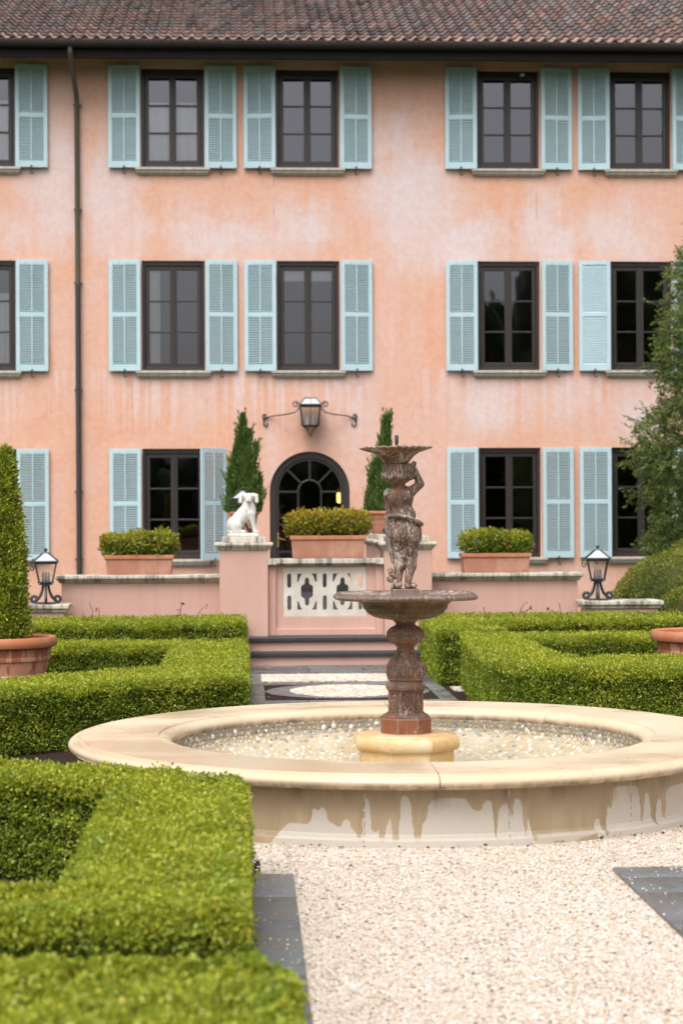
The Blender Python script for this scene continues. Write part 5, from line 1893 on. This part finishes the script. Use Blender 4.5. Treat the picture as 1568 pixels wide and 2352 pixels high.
def drape_fn(P):
    # rolled belt of cloth, slanting down to the right hip, and a fall of cloth on the left
    pts = [(0.085, 0.035, 0.405), (0.100, -0.015, 0.392), (0.078, -0.062, 0.405), (0.020, -0.078, 0.432), (-0.040, -0.068, 0.445), (-0.088, -0.030, 0.442), (-0.100, 0.020, 0.430), (-0.070, 0.070, 0.425), (0.0, 0.082, 0.415), (0.085, 0.035, 0.405)]
    d = None
    for a, b in zip(pts, pts[1:]):
        q = s_caps(P, a, b, 0.0125, 0.0125)
        d = q if d is None else smin(d, q, 0.006)
    fold = 0.004 * np.sin(P[..., 0] * 150 + P[..., 2] * 25)
    sk = s_ell(P, (0.002, 0.0, 0.345), (0.099, 0.086, 0.088)) + fold * 0.6
    slope = 0.275 - (P[..., 0] - 0.0) * 0.28
    sk = np.maximum(sk, slope - P[..., 2])
    sk = np.maximum(sk, P[..., 2] - 0.42)
    d = smin(d, sk, 0.008)
    f = s_caps(P, (-0.100, 0.01, 0.43), (-0.088, 0.004, 0.28), 0.022, 0.028)
    f = smin(f, s_caps(P, (-0.088, 0.004, 0.28), (-0.066, 0.0, 0.165), 0.026, 0.014), 0.01) + fold
    up_ = s_caps(P, (-0.094, 0.02, 0.43), (-0.108, 0.012, 0.56), 0.020, 0.012) + fold * 0.7
    d = smin(d, smin(f, up_, 0.01), 0.012)
    # leaves at the feet
    for c_, r_, an in (((0.022, -0.044, 0.115), (0.021, 0.011, 0.078), 0.10), ((-0.082, -0.010, 0.100), (0.020, 0.016, 0.034), -0.5), ((-0.088, -0.004, 0.060), (0.028, 0.016, 0.022), 0.4), ((-0.072, -0.014, 0.026), (0.014, 0.016, 0.034), 0.5), ((0.05, -0.02, 0.02), (0.02, 0.03, 0.018), 0)):
        R_ = [(cos(an), 0, sin(an)), (0, 1, 0), (-sin(an), 0, cos(an))]
        d = np.minimum(d, s_ell(P, c_, r_, R_) + 0.002 * np.sin(P[..., 2] * 260 + np.abs(P[..., 0] - c_[0]) * 300))
    return d
CH = (0, 0, 1.252 - Z0)
V, F = surface_nets(cherub_fn, (-0.165, -0.115, -0.004), (0.145, 0.125, 0.80), 0.0048)
chb = link_mesh('cherub', np_mesh('cherub', V, F, None, ('iron_statue',), smooth=True), fo, loc=CH)
V, F = surface_nets(drape_fn, (-0.145, -0.115, -0.004), (0.125, 0.125, 0.60), 0.0048)
link_mesh('drapery', np_mesh('drapery', V, F, None, ('iron_statue',), smooth=True), chb)
MB().box(-0.080, 0.080, -0.075, 0.095, -0.075, 0.0).build('statue_base', 'iron_rim', fo, bevel=0.004, loc=CH)
def dish_mod(r, z, a):
    k = max(0, (r - 0.10) / 0.12)
    return r * (1 + 0.004 * k * sin(a * 12)) + 0.0025 * sin(a * 31) * (r > 0.12), z + 0.0015 * k * sin(a * 12 + 1) + 0.012 * r * cos(a) + 0.0025 * sin(a * 31) * (r > 0.12)
dz_ = 2.008 - Z0
dish = [(0.0, 0.0), (0.068, 0.0), (0.074, 0.004), (0.088, 0.022), (0.104, 0.042), (0.122, 0.058), (0.136, 0.066), (0.142, 0.072), (0.150, 0.074), (0.170, 0.080), (0.200, 0.089), (0.219, 0.095), (0.222, 0.100), (0.216, 0.104), (0.196, 0.102), (0.15, 0.092), (0.10, 0.06), (0.05, 0.03), (0.0, 0.026)]
MB().lathe(dish, 220, mod=dish_mod).build('upper_dish', 'iron_statue', fo, smooth=50, loc=(-0.052, 0, dz_))
MB().lathe([(0.0, 0.03), (0.0075, 0.03), (0.0075, 0.115), (0.0115, 0.13), (0.012, 0.172), (0.009, 0.176), (0.0, 0.172)], 14).build('nozzle', 'black', fo, smooth=40, loc=(-0.048, 0, dz_))
# ------------------------------------------------------------------ hedges
hedge('boxwood_hedge', 'clipped boxwood hedge in the left foreground with a square bend beside the slate strip',
      [[(-0.64, 5.75), (0.0, 5.75), (0.0, 8.80), (-0.64, 9.16)],
       [(-1.9, 9.1), (-1.16, 8.87), (-0.60, 8.60), (-0.58, 9.13), (-1.25, 9.56), (-1.9, 9.85)],
       [(-1.6, 5.75), (-0.58, 5.76), (-0.58, 6.27), (-1.6, 6.27)]], 0.50, 20000, 0.0195, 1)
hedge('boxwood_hedge', 'blurred boxwood hedge nearest the camera along the bottom left edge',
      [[(-1.2, 3.7), (0.13, 3.7), (0.13, 5.02), (0.04, 5.16), (-1.2, 5.16)]], 0.50, 18000, 0.0205, 2)
hedge('boxwood_hedge', 'clipped boxwood hedge around the left terracotta pot behind the pool',
      [[(-2.7, 13.15), (-1.75, 13.46), (-0.8, 14.2), (0.0, 14.54), (0.0, 15.62), (-0.72, 15.6), (-1.89, 14.53), (-2.7, 14.3)],
       [(-0.74, 15.45), (0.0, 15.45), (0.0, 19.1), (-0.76, 19.1)],
       [(-3.1, 18.3), (-0.7, 18.3), (-0.7, 19.07), (-3.1, 19.07)]], 0.49, 15000, 0.0205, 3)
hedge('boxwood_hedge', 'clipped boxwood hedge around the right terracotta pot with a rounded corner behind the pool',
      [[(1.92, 15.0), (2.02, 14.45), (2.2, 14.1), (2.5, 14.02), (4.2, 14.0), (4.2, 15.25), (2.72, 15.25), (2.6, 15.6), (1.93, 15.62)],
       [(1.93, 15.4), (2.6, 15.4), (2.6, 18.5), (2.07, 18.5)],
       [(2.5, 17.75), (5.0, 17.75), (5.0, 18.47), (2.5, 18.47)]], 0.575, 15000, 0.0205, 4)
hedge('boxwood_hedge', 'farthest boxwood hedge on the left in front of the low wall and the left pillar',
      [[(-0.9, 20.9), (-0.02, 20.9), (-0.03, 22.28), (-0.9, 22.28)],
       [(-3.4, 20.72), (-0.8, 20.72), (-0.8, 21.26), (-3.4, 21.26)], [(-3.4, 21.6), (-0.8, 21.6), (-0.8, 22.12), (-3.4, 22.12)]],
      0.575, 9000, 0.025, 5, fresh=0.70)
hedge('boxwood_hedge', 'farthest boxwood hedge on the right in front of the low wall and the lantern pier',
      [[(1.87, 18.95), (2.6, 18.95), (2.7, 22.08), (1.98, 22.08)],
       [(2.5, 20.72), (5.8, 20.72), (5.8, 21.26), (2.5, 21.26)], [(2.5, 21.6), (5.8, 21.6), (5.8, 22.10), (2.5, 22.10)]],
      0.585, 9000, 0.025, 6, fresh=0.74)

# a few bare rose stems sticking out of the far hedge beds
def rose(x, y, seed, label):
    rg_ = random.Random(seed)
    t_ = thing('rose_stems', label, 'rose', (x, y, 0.0), group='bare rose stems')
    m_ = MB()
    tips = []
    for i in range(3):
        p = [Vector((rg_.uniform(-.05, .05), rg_.uniform(-.05, .05), 0.2))]
        d = Vector((rg_.uniform(-.35, .35), rg_.uniform(-.2, .2), 1)).normalized()
        for k in range(5):
            d = (d + Vector((rg_.uniform(-.35, .35), rg_.uniform(-.3, .3), 0.05))).normalized()
            p.append(p[-1] + d * rg_.uniform(0.08, 0.13))
        m_.tube(p, [0.007, 0.006, 0.006, 0.005, 0.004, 0.003], 5)
        q = p[3]
        m_.tube([q, q + Vector((rg_.uniform(-.1, .1), 0, 0.07))], [0.004, 0.002], 5)
        tips += p[3:]
    m_.build('stem', 'bark', t_)
    P = np.repeat(np.array([tuple(v) for v in tips]), 2, axis=0) + RNG.normal(size=(len(tips) * 2, 3)) * 0.02
    keep = RNG.random(len(P)) < 0.55
    P = P[keep]
    V, F = leaf_quads(P, RNG.normal(size=P.shape), 0.05, 0.03)
    C = np.repeat(np.array((0.36, 0.12, 0.05)) * RNG.uniform(0.6, 1.3, (len(P), 1)), 4, axis=0)
    link_mesh('withered_leaves', np_mesh('withered_leaves', V, F, C, ('box_leaf',)), t_)
rose(-1.75, 21.42, 1, 'bare rose stem with a withered leaf beside the left lantern pier')
rose(-0.75, 21.42, 2, 'short bare rose stems in the far left hedge bed near the pillar')
rose(3.0, 21.42, 3, 'bare forked rose stems below the right planter box')
rose(3.65, 21.42, 4, 'bare rose stems with red leaves left of the right lantern')
rose(2.55, 21.42, 5, 'short rose stems with orange leaves at the left end of the far right bed')
rose(4.9, 21.42, 6, 'bare rose stems with red leaves before the small round bush')

# ------------------------------------------------------------------ trees and round bushes
def core_mesh(V, F, Vc, Fc, C, ccol, name, mats):
    """leaves plus a woody inner body as one mesh; the core may have triangles"""
    o = len(V)
    if Fc.shape[1] == 3:
        mids = (Vc[Fc[:, 1]] + Vc[Fc[:, 2]]) / 2
        q = np.column_stack([Fc[:, 0], Fc[:, 1], len(Vc) + np.arange(len(Fc)), Fc[:, 2]])
        Vc = np.concatenate([Vc, mids])
        Fc = q
    me = np_mesh(name, np.concatenate([V, Vc]), np.concatenate([F, Fc + o]), np.concatenate([C, np.full((len(Vc), 3), ccol)]), mats,
                 np.concatenate([np.zeros(len(F), int), np.ones(len(Fc), int)]))
    return me

IV, IF = icosphere(3)
def bush(c, r, n, leaf, seed, label, plp):
    V, F, C = blob_foliage([((0, 0, c[2]), r)], n, leaf, seed, plp, lumps=0.035, inner=0.07, freq=1.6, fresh=0.6)
    ok = V.reshape(-1, 4, 3)[:, :, 2].min(1) > 0.0
    F = F[ok]
    Vc = IV * np.array(r) * 0.93 + np.array((0, 0, c[2]))
    Vc[:, 2] = np.maximum(Vc[:, 2], 0.0)
    o = link_mesh('round_bush', core_mesh(V, F, Vc, IF, C, 0.04, 'round_bush', ('box_leaf', 'twig')), loc=(c[0], c[1], 0))
    return tag(o, label, 'bush', group='clipped round bushes')
PB = pal((0.06, 0.105, 0.014), (0.17, 0.23, 0.03), (0.40, 0.40, 0.06), (0.34, 0.28, 0.06))
bush((6.0, 24.4, 0.58), (1.26, 1.0, 0.75), 34000, 0.034, 31, 'large clipped dome bush behind the right lantern pier', PB)
bush((5.62, 22.75, 0.40), (0.80, 0.55, 0.48), 16000, 0.034, 32, 'small clipped dome bush at the right end of the lantern pier', PB)
bush((6.95, 26.3, 0.80), (1.25, 0.8, 0.80), 16000, 0.036, 33, 'dome bush farthest back below the big conifer', PB)

def cone_tree():
    t_ = thing('cone_tree', 'tall narrow arborvitae cone with yellow green and brownish sprays in the left pot', 'tree', (-2.125, 16.8, 0.62))
    rg = np.random.default_rng(41)
    Hh = 1.68
    prof_z = [0, 0.08, 0.4, 0.8, 1.2, 1.5, 1.6, 1.68]
    prof_r = [0.15, 0.175, 0.16, 0.13, 0.088, 0.048, 0.026, 0.006]
    n = 3600
    z = Hh * (1 - np.sqrt(rg.random(n)) * 0.99) * 1.0
    z = Hh * rg.random(n) ** 1.15
    a = rg.random(n) * 2 * pi
    Q = np.column_stack([np.cos(a) * 2, np.sin(a) * 2, z * 4])
    r = np.interp(z, prof_z, prof_r) * (1 + wavy(Q, 2.2, 41) * 0.18 + wavy(Q, 6, 42) * 0.16 + wavy(Q, 14, 46) * 0.08) * (1 - rg.random(n) ** 2 * 0.35)
    B = np.column_stack([r * np.cos(a), r * np.sin(a), z])
    k = 11
    outw = np.column_stack([np.cos(a), np.sin(a), np.full(n, 0.75)])
    P = np.repeat(B, k, 0) + rg.normal(size=(n * k, 3)) * np.array((0.020, 0.020, 0.022))
    D = np.repeat(outw, k, 0) + rg.normal(size=(n * k, 3)) * 0.55
    V, F = leaf_quads(P, D, 0.036, 0.014)
    br = (wavy(Q, 3.0, 44) * 0.55 + rg.normal(0, 0.33, n) > 0.50)
    t0 = np.clip(rg.normal(0.5, 0.25, n) + wavy(Q, 5, 45) * 0.4, 0, 1)[:, None]
    c = np.array((0.13, 0.20, 0.02)) * (1 - t0) + np.array((0.52, 0.57, 0.07)) * t0
    c = np.where(br[:, None], np.array((0.22, 0.12, 0.075)) * rg.uniform(0.6, 1.3, (n, 1)), c)
    C = np.repeat(np.repeat(c, k, 0) * rg.uniform(0.75, 1.25, (n * k, 1)), 4, 0)
    link_mesh('crown', np_mesh('crown', V, F, C, ('conifer_leaf',)), t_)
    MB().tube([(0, 0, -0.03), (0.005, 0, 0.6), (0, 0, 1.5)], [0.03, 0.025, 0.008], 8).lathe([(0.07, 0.05), (0.10, 0.15), (0.08, 0.7), (0.035, 1.3), (0.006, 1.5)], 20).build('trunk', 'bark', t_)
cone_tree()

def cypress(loc, spires, seed, label):
    t_ = thing('cypress', label, 'tree', loc, group='potted cypresses by the arched door')
    rg = np.random.default_rng(seed)
    Vs, Ds, Cs = [], [], []
    tr = MB()
    for sx, sy, z0, z1, r0, lean in spires:
        n = int(5200 * r0 / 0.2 * (z1 - z0))
        u = rg.random(n) ** 1.2
        z = z0 + (z1 - z0) * u
        a = rg.random(n) * 2 * pi
        Q = np.column_stack([np.cos(a) + sx * 9, np.sin(a) + sy * 9, z * 6])
        rr = r0 * np.clip((1 - u) * (0.95 + 0.35 * u), 0.0, 1) * 0.88 * (1 + wavy(Q, 3, seed) * 0.4) * np.sqrt(rg.random(n)) + 0.008
        P = np.column_stack([sx + lean * u + rr * np.cos(a), sy + rr * np.sin(a), z])
        D = np.column_stack([np.cos(a) * 0.35 + lean, np.sin(a) * 0.35, np.ones(n)]) + rg.normal(size=(n, 3)) * 0.25
        Vs.append(P)
        Ds.append(D)
        t0 = np.clip(rg.normal(0.45, 0.28, n) + wavy(Q, 4, seed + 1) * 0.35, 0, 1)[:, None]
        Cs.append(np.array((0.035, 0.08, 0.02)) * (1 - t0) + np.array((0.17, 0.25, 0.05)) * t0)
        ns = int(46 * (z1 - z0))                # ragged shoots breaking the outline
        for _ in range(ns):
            us = rg.random() ** 1.1 * 0.96
            aa = rg.random() * 2 * pi
            r_ = r0 * (1 - us) * (0.95 + 0.35 * us) * rg.uniform(0.7, 1.0)
            b0 = np.array((sx + lean * us + r_ * cos(aa), sy + r_ * sin(aa), z0 + (z1 - z0) * us))
            dv = np.array((cos(aa) * 0.38 + lean, sin(aa) * 0.38, 1.0))
            L = rg.uniform(0.08, 0.20)
            m_ = 22
            sl = rg.random((m_, 1))
            Vs.append(b0 + dv * sl * L + rg.normal(size=(m_, 3)) * 0.012 * (1.2 - sl))
            Ds.append(dv + rg.normal(size=(m_, 3)) * 0.3)
            t1 = np.clip(rg.normal(0.6, 0.2, (m_, 1)), 0, 1)
            Cs.append(np.array((0.035, 0.08, 0.02)) * (1 - t1) + np.array((0.18, 0.27, 0.055)) * t1)
        tr.tube([(sx * 0.3, sy, -0.03), (sx, sy, z0 + 0.1), (sx + lean * 0.7, sy, z0 + (z1 - z0) * 0.7)], [0.018, 0.014, 0.004], 6)
    P, D, c = np.concatenate(Vs), np.concatenate(Ds), np.concatenate(Cs)
    V, F = leaf_quads(P, D, 0.060, 0.013)
    link_mesh('crown', np_mesh('crown', V, F, np.repeat(c, 4, 0), ('conifer_leaf',)), t_)
    tr.build('trunk', 'bark', t_)
cypress((-0.06, 27.2, 1.79), [(0.0, 0, 0.0, 1.40, 0.22, -0.01), (-0.17, 0, 0.0, 0.95, 0.12, 0.05), (0.15, 0, 0.0, 0.55, 0.13, 0.06), (0.03, 0, 0.55, 1.18, 0.09, 0.06),
                              (-0.06, 0.05, 0.3, 1.1, 0.11, -0.02), (-0.1, 0, 0.0, 0.6, 0.16, -0.10), (0.06, -0.08, 0.0, 0.7, 0.18, 0.02), (0.10, 0, 0.55, 0.98, 0.05, 0.09)], 51,
        'potted cypress with a single pointed top left of the arched door')
cypress((1.95, 27.2, 1.79), [(0.0, 0, 0.0, 1.15, 0.24, 0.0), (-0.08, 0, 0.1, 1.36, 0.12, 0.10), (0.03, 0, 0.5, 1.38, 0.09, 0.04), (0.16, 0, 0.0, 0.8, 0.14, 0.04), (-0.17, 0, 0.0, 0.7, 0.12, 0.02),
                             (0.0, -0.1, 0.0, 0.6, 0.2, 0.0)], 52, 'potted cypress with a forked top right of the arched door')

def conifer():
    t_ = thing('conifer', 'large dark drooping conifer at the right edge before the house', 'tree', (7.62, 27.4, 0))
    rg = np.random.default_rng(61)
    tk = [(0, 0, 0), (0.03, 0, 2), (-0.02, 0.02, 4), (0.02, 0, 6.2), (0, 0, 8.0)]
    trunk = MB().tube(tk, [0.19, 0.16, 0.12, 0.07, 0.015], 12)
    pz = [0.9, 1.6, 2.6, 3.0, 3.6, 4.4, 5.2, 5.9, 6.7, 7.6]
    pr = [1.62, 1.66, 1.92, 1.88, 1.50, 1.58, 1.36, 1.05, 0.62, 0.08]
    Ps, Ds, Cs = [], [], []
    nb = 420
    for i in range(nb):
        z = 0.9 + 6.6 * (i + rg.random()) / nb
        a = i * 2.39996 + rg.normal(0, 0.25)
        R_ = np.interp(z, pz, pr) * rg.uniform(0.72, 1.12)
        # limb rises a little, then droops at the tip
        base = np.array((0, 0, z + 0.10 * R_))
        pts = []
        for s in np.linspace(0.12, 1, 9):
            pts.append(base + np.array((cos(a) * R_ * s, sin(a) * R_ * s, 0.18 * R_ * s - 0.30 * R_ * s * s)))
        pts = np.array(pts)
        if i % 3 == 0:
            trunk.tube([tuple(base * np.array((1, 1, 1)))] + [tuple(p) for p in pts[::2]], [0.03, 0.024, 0.018, 0.012, 0.008, 0.004], 5)
        # side sprays
        for s_i in range(1, 9):
            for sd_ in (-1, 1, 0):
                if rg.random() < 0.05 + 0.5 * (s_i < 4):
                    continue
                p0 = pts[s_i] + rg.normal(size=3) * 0.03
                da = a + sd_ * rg.uniform(0.5, 1.15)
                L = rg.uniform(0.16, 0.34)
                droop = rg.uniform(-0.45, 0.9)
                tone = np.clip(rg.normal(0.42, 0.20), 0, 1)
                m_ = 52                      # a bottlebrush of short needles
                q = rg.random((m_, 1))
                ax = np.array((cos(da), sin(da), 0.0))
                pp = p0 + ax * L * q + np.array((0, 0, 1.0)) * (0.05 * q - droop * L * q * q)
                dd = ax + np.array((0, 0, 1.0)) * (-droop * 1.6 * q)
                Ps.append(pp + rg.normal(size=(m_, 3)) * 0.005)
                Ds.append(unit(dd) * 0.75 + unit(rg.normal(size=(m_, 3))) * 0.8)
                t1 = np.clip(tone + 0.35 * (q - 0.35) + rg.normal(0, 0.07, (m_, 1)), 0, 1)
                Cs.append(np.array((0.035, 0.065, 0.018)) * (1 - t1) + np.array((0.23, 0.29, 0.075)) * t1)
    # shoots over the lumpy outer surface of the crown
    K, m_ = 8200, 34
    z = 0.85 + 6.7 * rg.random(K) ** 1.25
    a = rg.random(K) * 2 * pi
    Q = np.column_stack([np.cos(a) * 1.5, np.sin(a) * 1.5, z])
    R_ = (np.interp(z, pz, pr) + 0.10) * (0.93 + wavy(Q, 2.2, 62) * 0.13 + wavy(Q, 5.5, 63) * 0.10) * (1 - 0.30 * rg.random(K) ** 1.5)
    B = np.column_stack([R_ * np.cos(a), R_ * np.sin(a), z])
    A = np.column_stack([np.cos(a), np.sin(a), rg.normal(0.0, 0.75, K)]) + rg.normal(size=(K, 3)) * 0.35
    A = unit(A)
    q = rg.random((K * m_, 1))
    L = np.repeat(rg.uniform(0.12, 0.26, (K, 1)), m_, 0)
    An = np.repeat(A, m_, 0)
    Ps.append(np.repeat(B, m_, 0) + An * L * q + np.array((0, 0, -0.05)) * q * q + rg.normal(size=(K * m_, 3)) * 0.005)
    Ds.append(An * 0.75 + unit(rg.normal(size=(K * m_, 3))) * 0.8)
    tone = np.clip(rg.normal(0.42, 0.2, (K, 1)) + wavy(Q, 3.5, 64)[:, None] * 0.25, 0, 1)
    t1 = np.clip(np.repeat(tone, m_, 0) + 0.35 * (q - 0.35), 0, 1)
    Cs.append(np.array((0.04, 0.072, 0.02)) * (1 - t1) + np.array((0.25, 0.31, 0.08)) * t1)
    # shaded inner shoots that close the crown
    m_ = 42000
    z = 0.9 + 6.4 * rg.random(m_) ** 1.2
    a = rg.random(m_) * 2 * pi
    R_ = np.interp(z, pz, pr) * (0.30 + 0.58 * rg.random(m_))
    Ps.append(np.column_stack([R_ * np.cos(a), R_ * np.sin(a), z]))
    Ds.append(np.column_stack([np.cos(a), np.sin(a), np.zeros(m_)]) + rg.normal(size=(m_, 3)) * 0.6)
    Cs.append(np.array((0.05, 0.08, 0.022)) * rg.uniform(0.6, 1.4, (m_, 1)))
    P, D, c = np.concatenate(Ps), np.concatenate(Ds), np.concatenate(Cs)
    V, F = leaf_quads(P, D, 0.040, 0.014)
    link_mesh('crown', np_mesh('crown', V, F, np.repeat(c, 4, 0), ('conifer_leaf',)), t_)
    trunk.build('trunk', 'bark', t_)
conifer()

# loose stones kicked onto the slate and the gravel edge
def stones():
    rg = np.random.default_rng(71)
    V, F, C = [], [], []
    pc = np.array([(0.75, 0.68, 0.6), (0.68, 0.55, 0.44), (0.78, 0.75, 0.70), (0.45, 0.33, 0.24), (0.2, 0.17, 0.15)])
    def add(x, y, z, r, col):
        o = len(V)
        rot = rg.random() * 6.28
        e = rg.uniform(0.6, 1)
        for rr, hh in ((0.8, 0.0), (1.0, 0.35), (0.6, 0.75)):
            for i in range(6):
                t_ = rot + i * pi / 3
                u, v_ = cos(i * pi / 3) * r * rr, sin(i * pi / 3) * r * rr * e
                V.append((x + u * cos(rot) - v_ * sin(rot), y + u * sin(rot) + v_ * cos(rot), z + hh * r))
        for k in range(2):
            for i in range(6):
                F.append((o + k * 6 + i, o + k * 6 + (i + 1) % 6, o + (k + 1) * 6 + (i + 1) % 6, o + (k + 1) * 6 + i))
        F.append((o + 12, o + 13, o + 14, o + 15))
        F.append((o + 12, o + 15, o + 16, o + 17))
        C.extend([col] * 18)
    for _ in range(75):
        add(rg.uniform(0.0, 0.205), rg.uniform(4.6, 8.8), 0.026, rg.uniform(0.003, 0.007), pc[rg.choice(3)])
    for _ in range(50):
        x = min(1.98, 1.71 + abs(rg.normal(0.1, 0.08)))
        add(x, rg.uniform(6.9, 8.87), 0.026, rg.uniform(0.003, 0.007), pc[rg.choice(3)])
    for _ in range(24):
        add(rg.uniform(1.97, 2.3), rg.uniform(8.63, 8.87), 0.026, rg.uniform(0.003, 0.007), pc[rg.choice(3)])
    for _ in range(120):
        add(rg.uniform(0, 1.9), rg.uniform(16.8, 21.4), 0.022, rg.uniform(0.004, 0.008), pc[rg.choice(3)])
    # a real top layer of pea gravel over the near field
    def field(n, x0, x1, y0, y1, test, z):
        k = 0
        while k < n:
            x, y = rg.uniform(x0, x1), rg.uniform(y0, y1)
            if test(x, y):
                add(x, y, z - 0.002, rg.uniform(0.0042, 0.0085), pc[rg.choice(5, p=(0.36, 0.26, 0.24, 0.10, 0.04))] * rg.uniform(0.8, 1.05))
            k += 1
    outside = lambda x, y: (x - XC) ** 2 + (y - YC) ** 2 > 1.945 ** 2
    field(11000, 0.215, 1.695, 4.9, 9.0, lambda x, y: True, 0.011)
    field(7000, 0.0, 2.8, 8.9, 11.3, lambda x, y: outside(x, y) and ((x - XC) ** 2 + (y - YC) ** 2 < 2.34 ** 2 or y < 9.5), 0.013)
    me = np_mesh('loose_gravel', np.array(V), np.array(F), np.array(C), ('stones',), smooth=True)
    o = link_mesh('loose_gravel', me)
    tag(o, 'loose cream pea gravel stones scattered over the path and slate', 'gravel', kind='stuff')
stones()

def litter():
    rg = np.random.default_rng(75)
    pts = []
    for _ in range(46):                      # caught along the foot of the pool
        a = radians(rg.uniform(-130, -30))
        rr = 1.945 + abs(rg.normal(0, 0.05))
        pts.append((XC + rr * cos(a), YC + rr * sin(a)))
    for _ in range(26):
        pts.append((rg.uniform(0.05, 2.2), rg.uniform(5.0, 9.4)))
    P = np.column_stack([np.array(pts), np.full(len(pts), 0.026)])
    D = rg.normal(size=P.shape) * np.array((1, 1, 0.15))
    V, F = leaf_quads(P, D, 0.026, 0.015)
    V[:, 2] = np.maximum(V[:, 2], 0.02)
    C = np.repeat(np.array((0.10, 0.06, 0.035)) * rg.uniform(0.4, 1.5, (len(P), 1)), 4, 0)
    tag(link_mesh('fallen_leaves', np_mesh('fallen_leaves', V, F, C, ('stones',))), 'small brown fallen leaves on the gravel around the pool foot', 'leaves', kind='stuff')
litter()

# the wood behind the photographer, seen only as reflections in the panes
def woods():
    rg = np.random.default_rng(81)
    V, F = [], []
    v3, f3 = icosphere(4)
    o = 0
    for i in range(46):
        x = -46 + i * 2.2 + rg.uniform(-0.8, 0.8)
        top = np.interp(x, [-46, -6, 5, 9, 14, 60], [6.5, 5.5, 6.0, 9.5, 14.0, 15.0]) * rg.uniform(0.85, 1.15)
        y = -27 + rg.uniform(-4, 3)
        c = np.array((x, y, top * 0.5))
        r = np.array((rg.uniform(1.8, 2.6), 2.2, top * 0.5))
        k = 1 + wavy(v3 * 2 + c, 1.6, 100 + i)[:, None] * 0.18 + wavy(v3 * 2 + c, 6, 200 + i)[:, None] * 0.14 + wavy(v3 * 2 + c, 18, 300 + i)[:, None] * 0.12 + rg.normal(0, 0.05, (len(v3), 1))
        V.append(c + v3 * r * k)
        F.append(f3 + o)
        o += len(v3)
    me = np_mesh('woodland', np.concatenate(V), np.concatenate(F), np.full((o, 3), 0.05) * np.array((0.7, 1.0, 0.4)), ('conifer_leaf',))
    tag(link_mesh('woodland', me), 'dark far off wood behind the photographer mirrored in the lower panes', 'wood', kind='stuff')
woods()
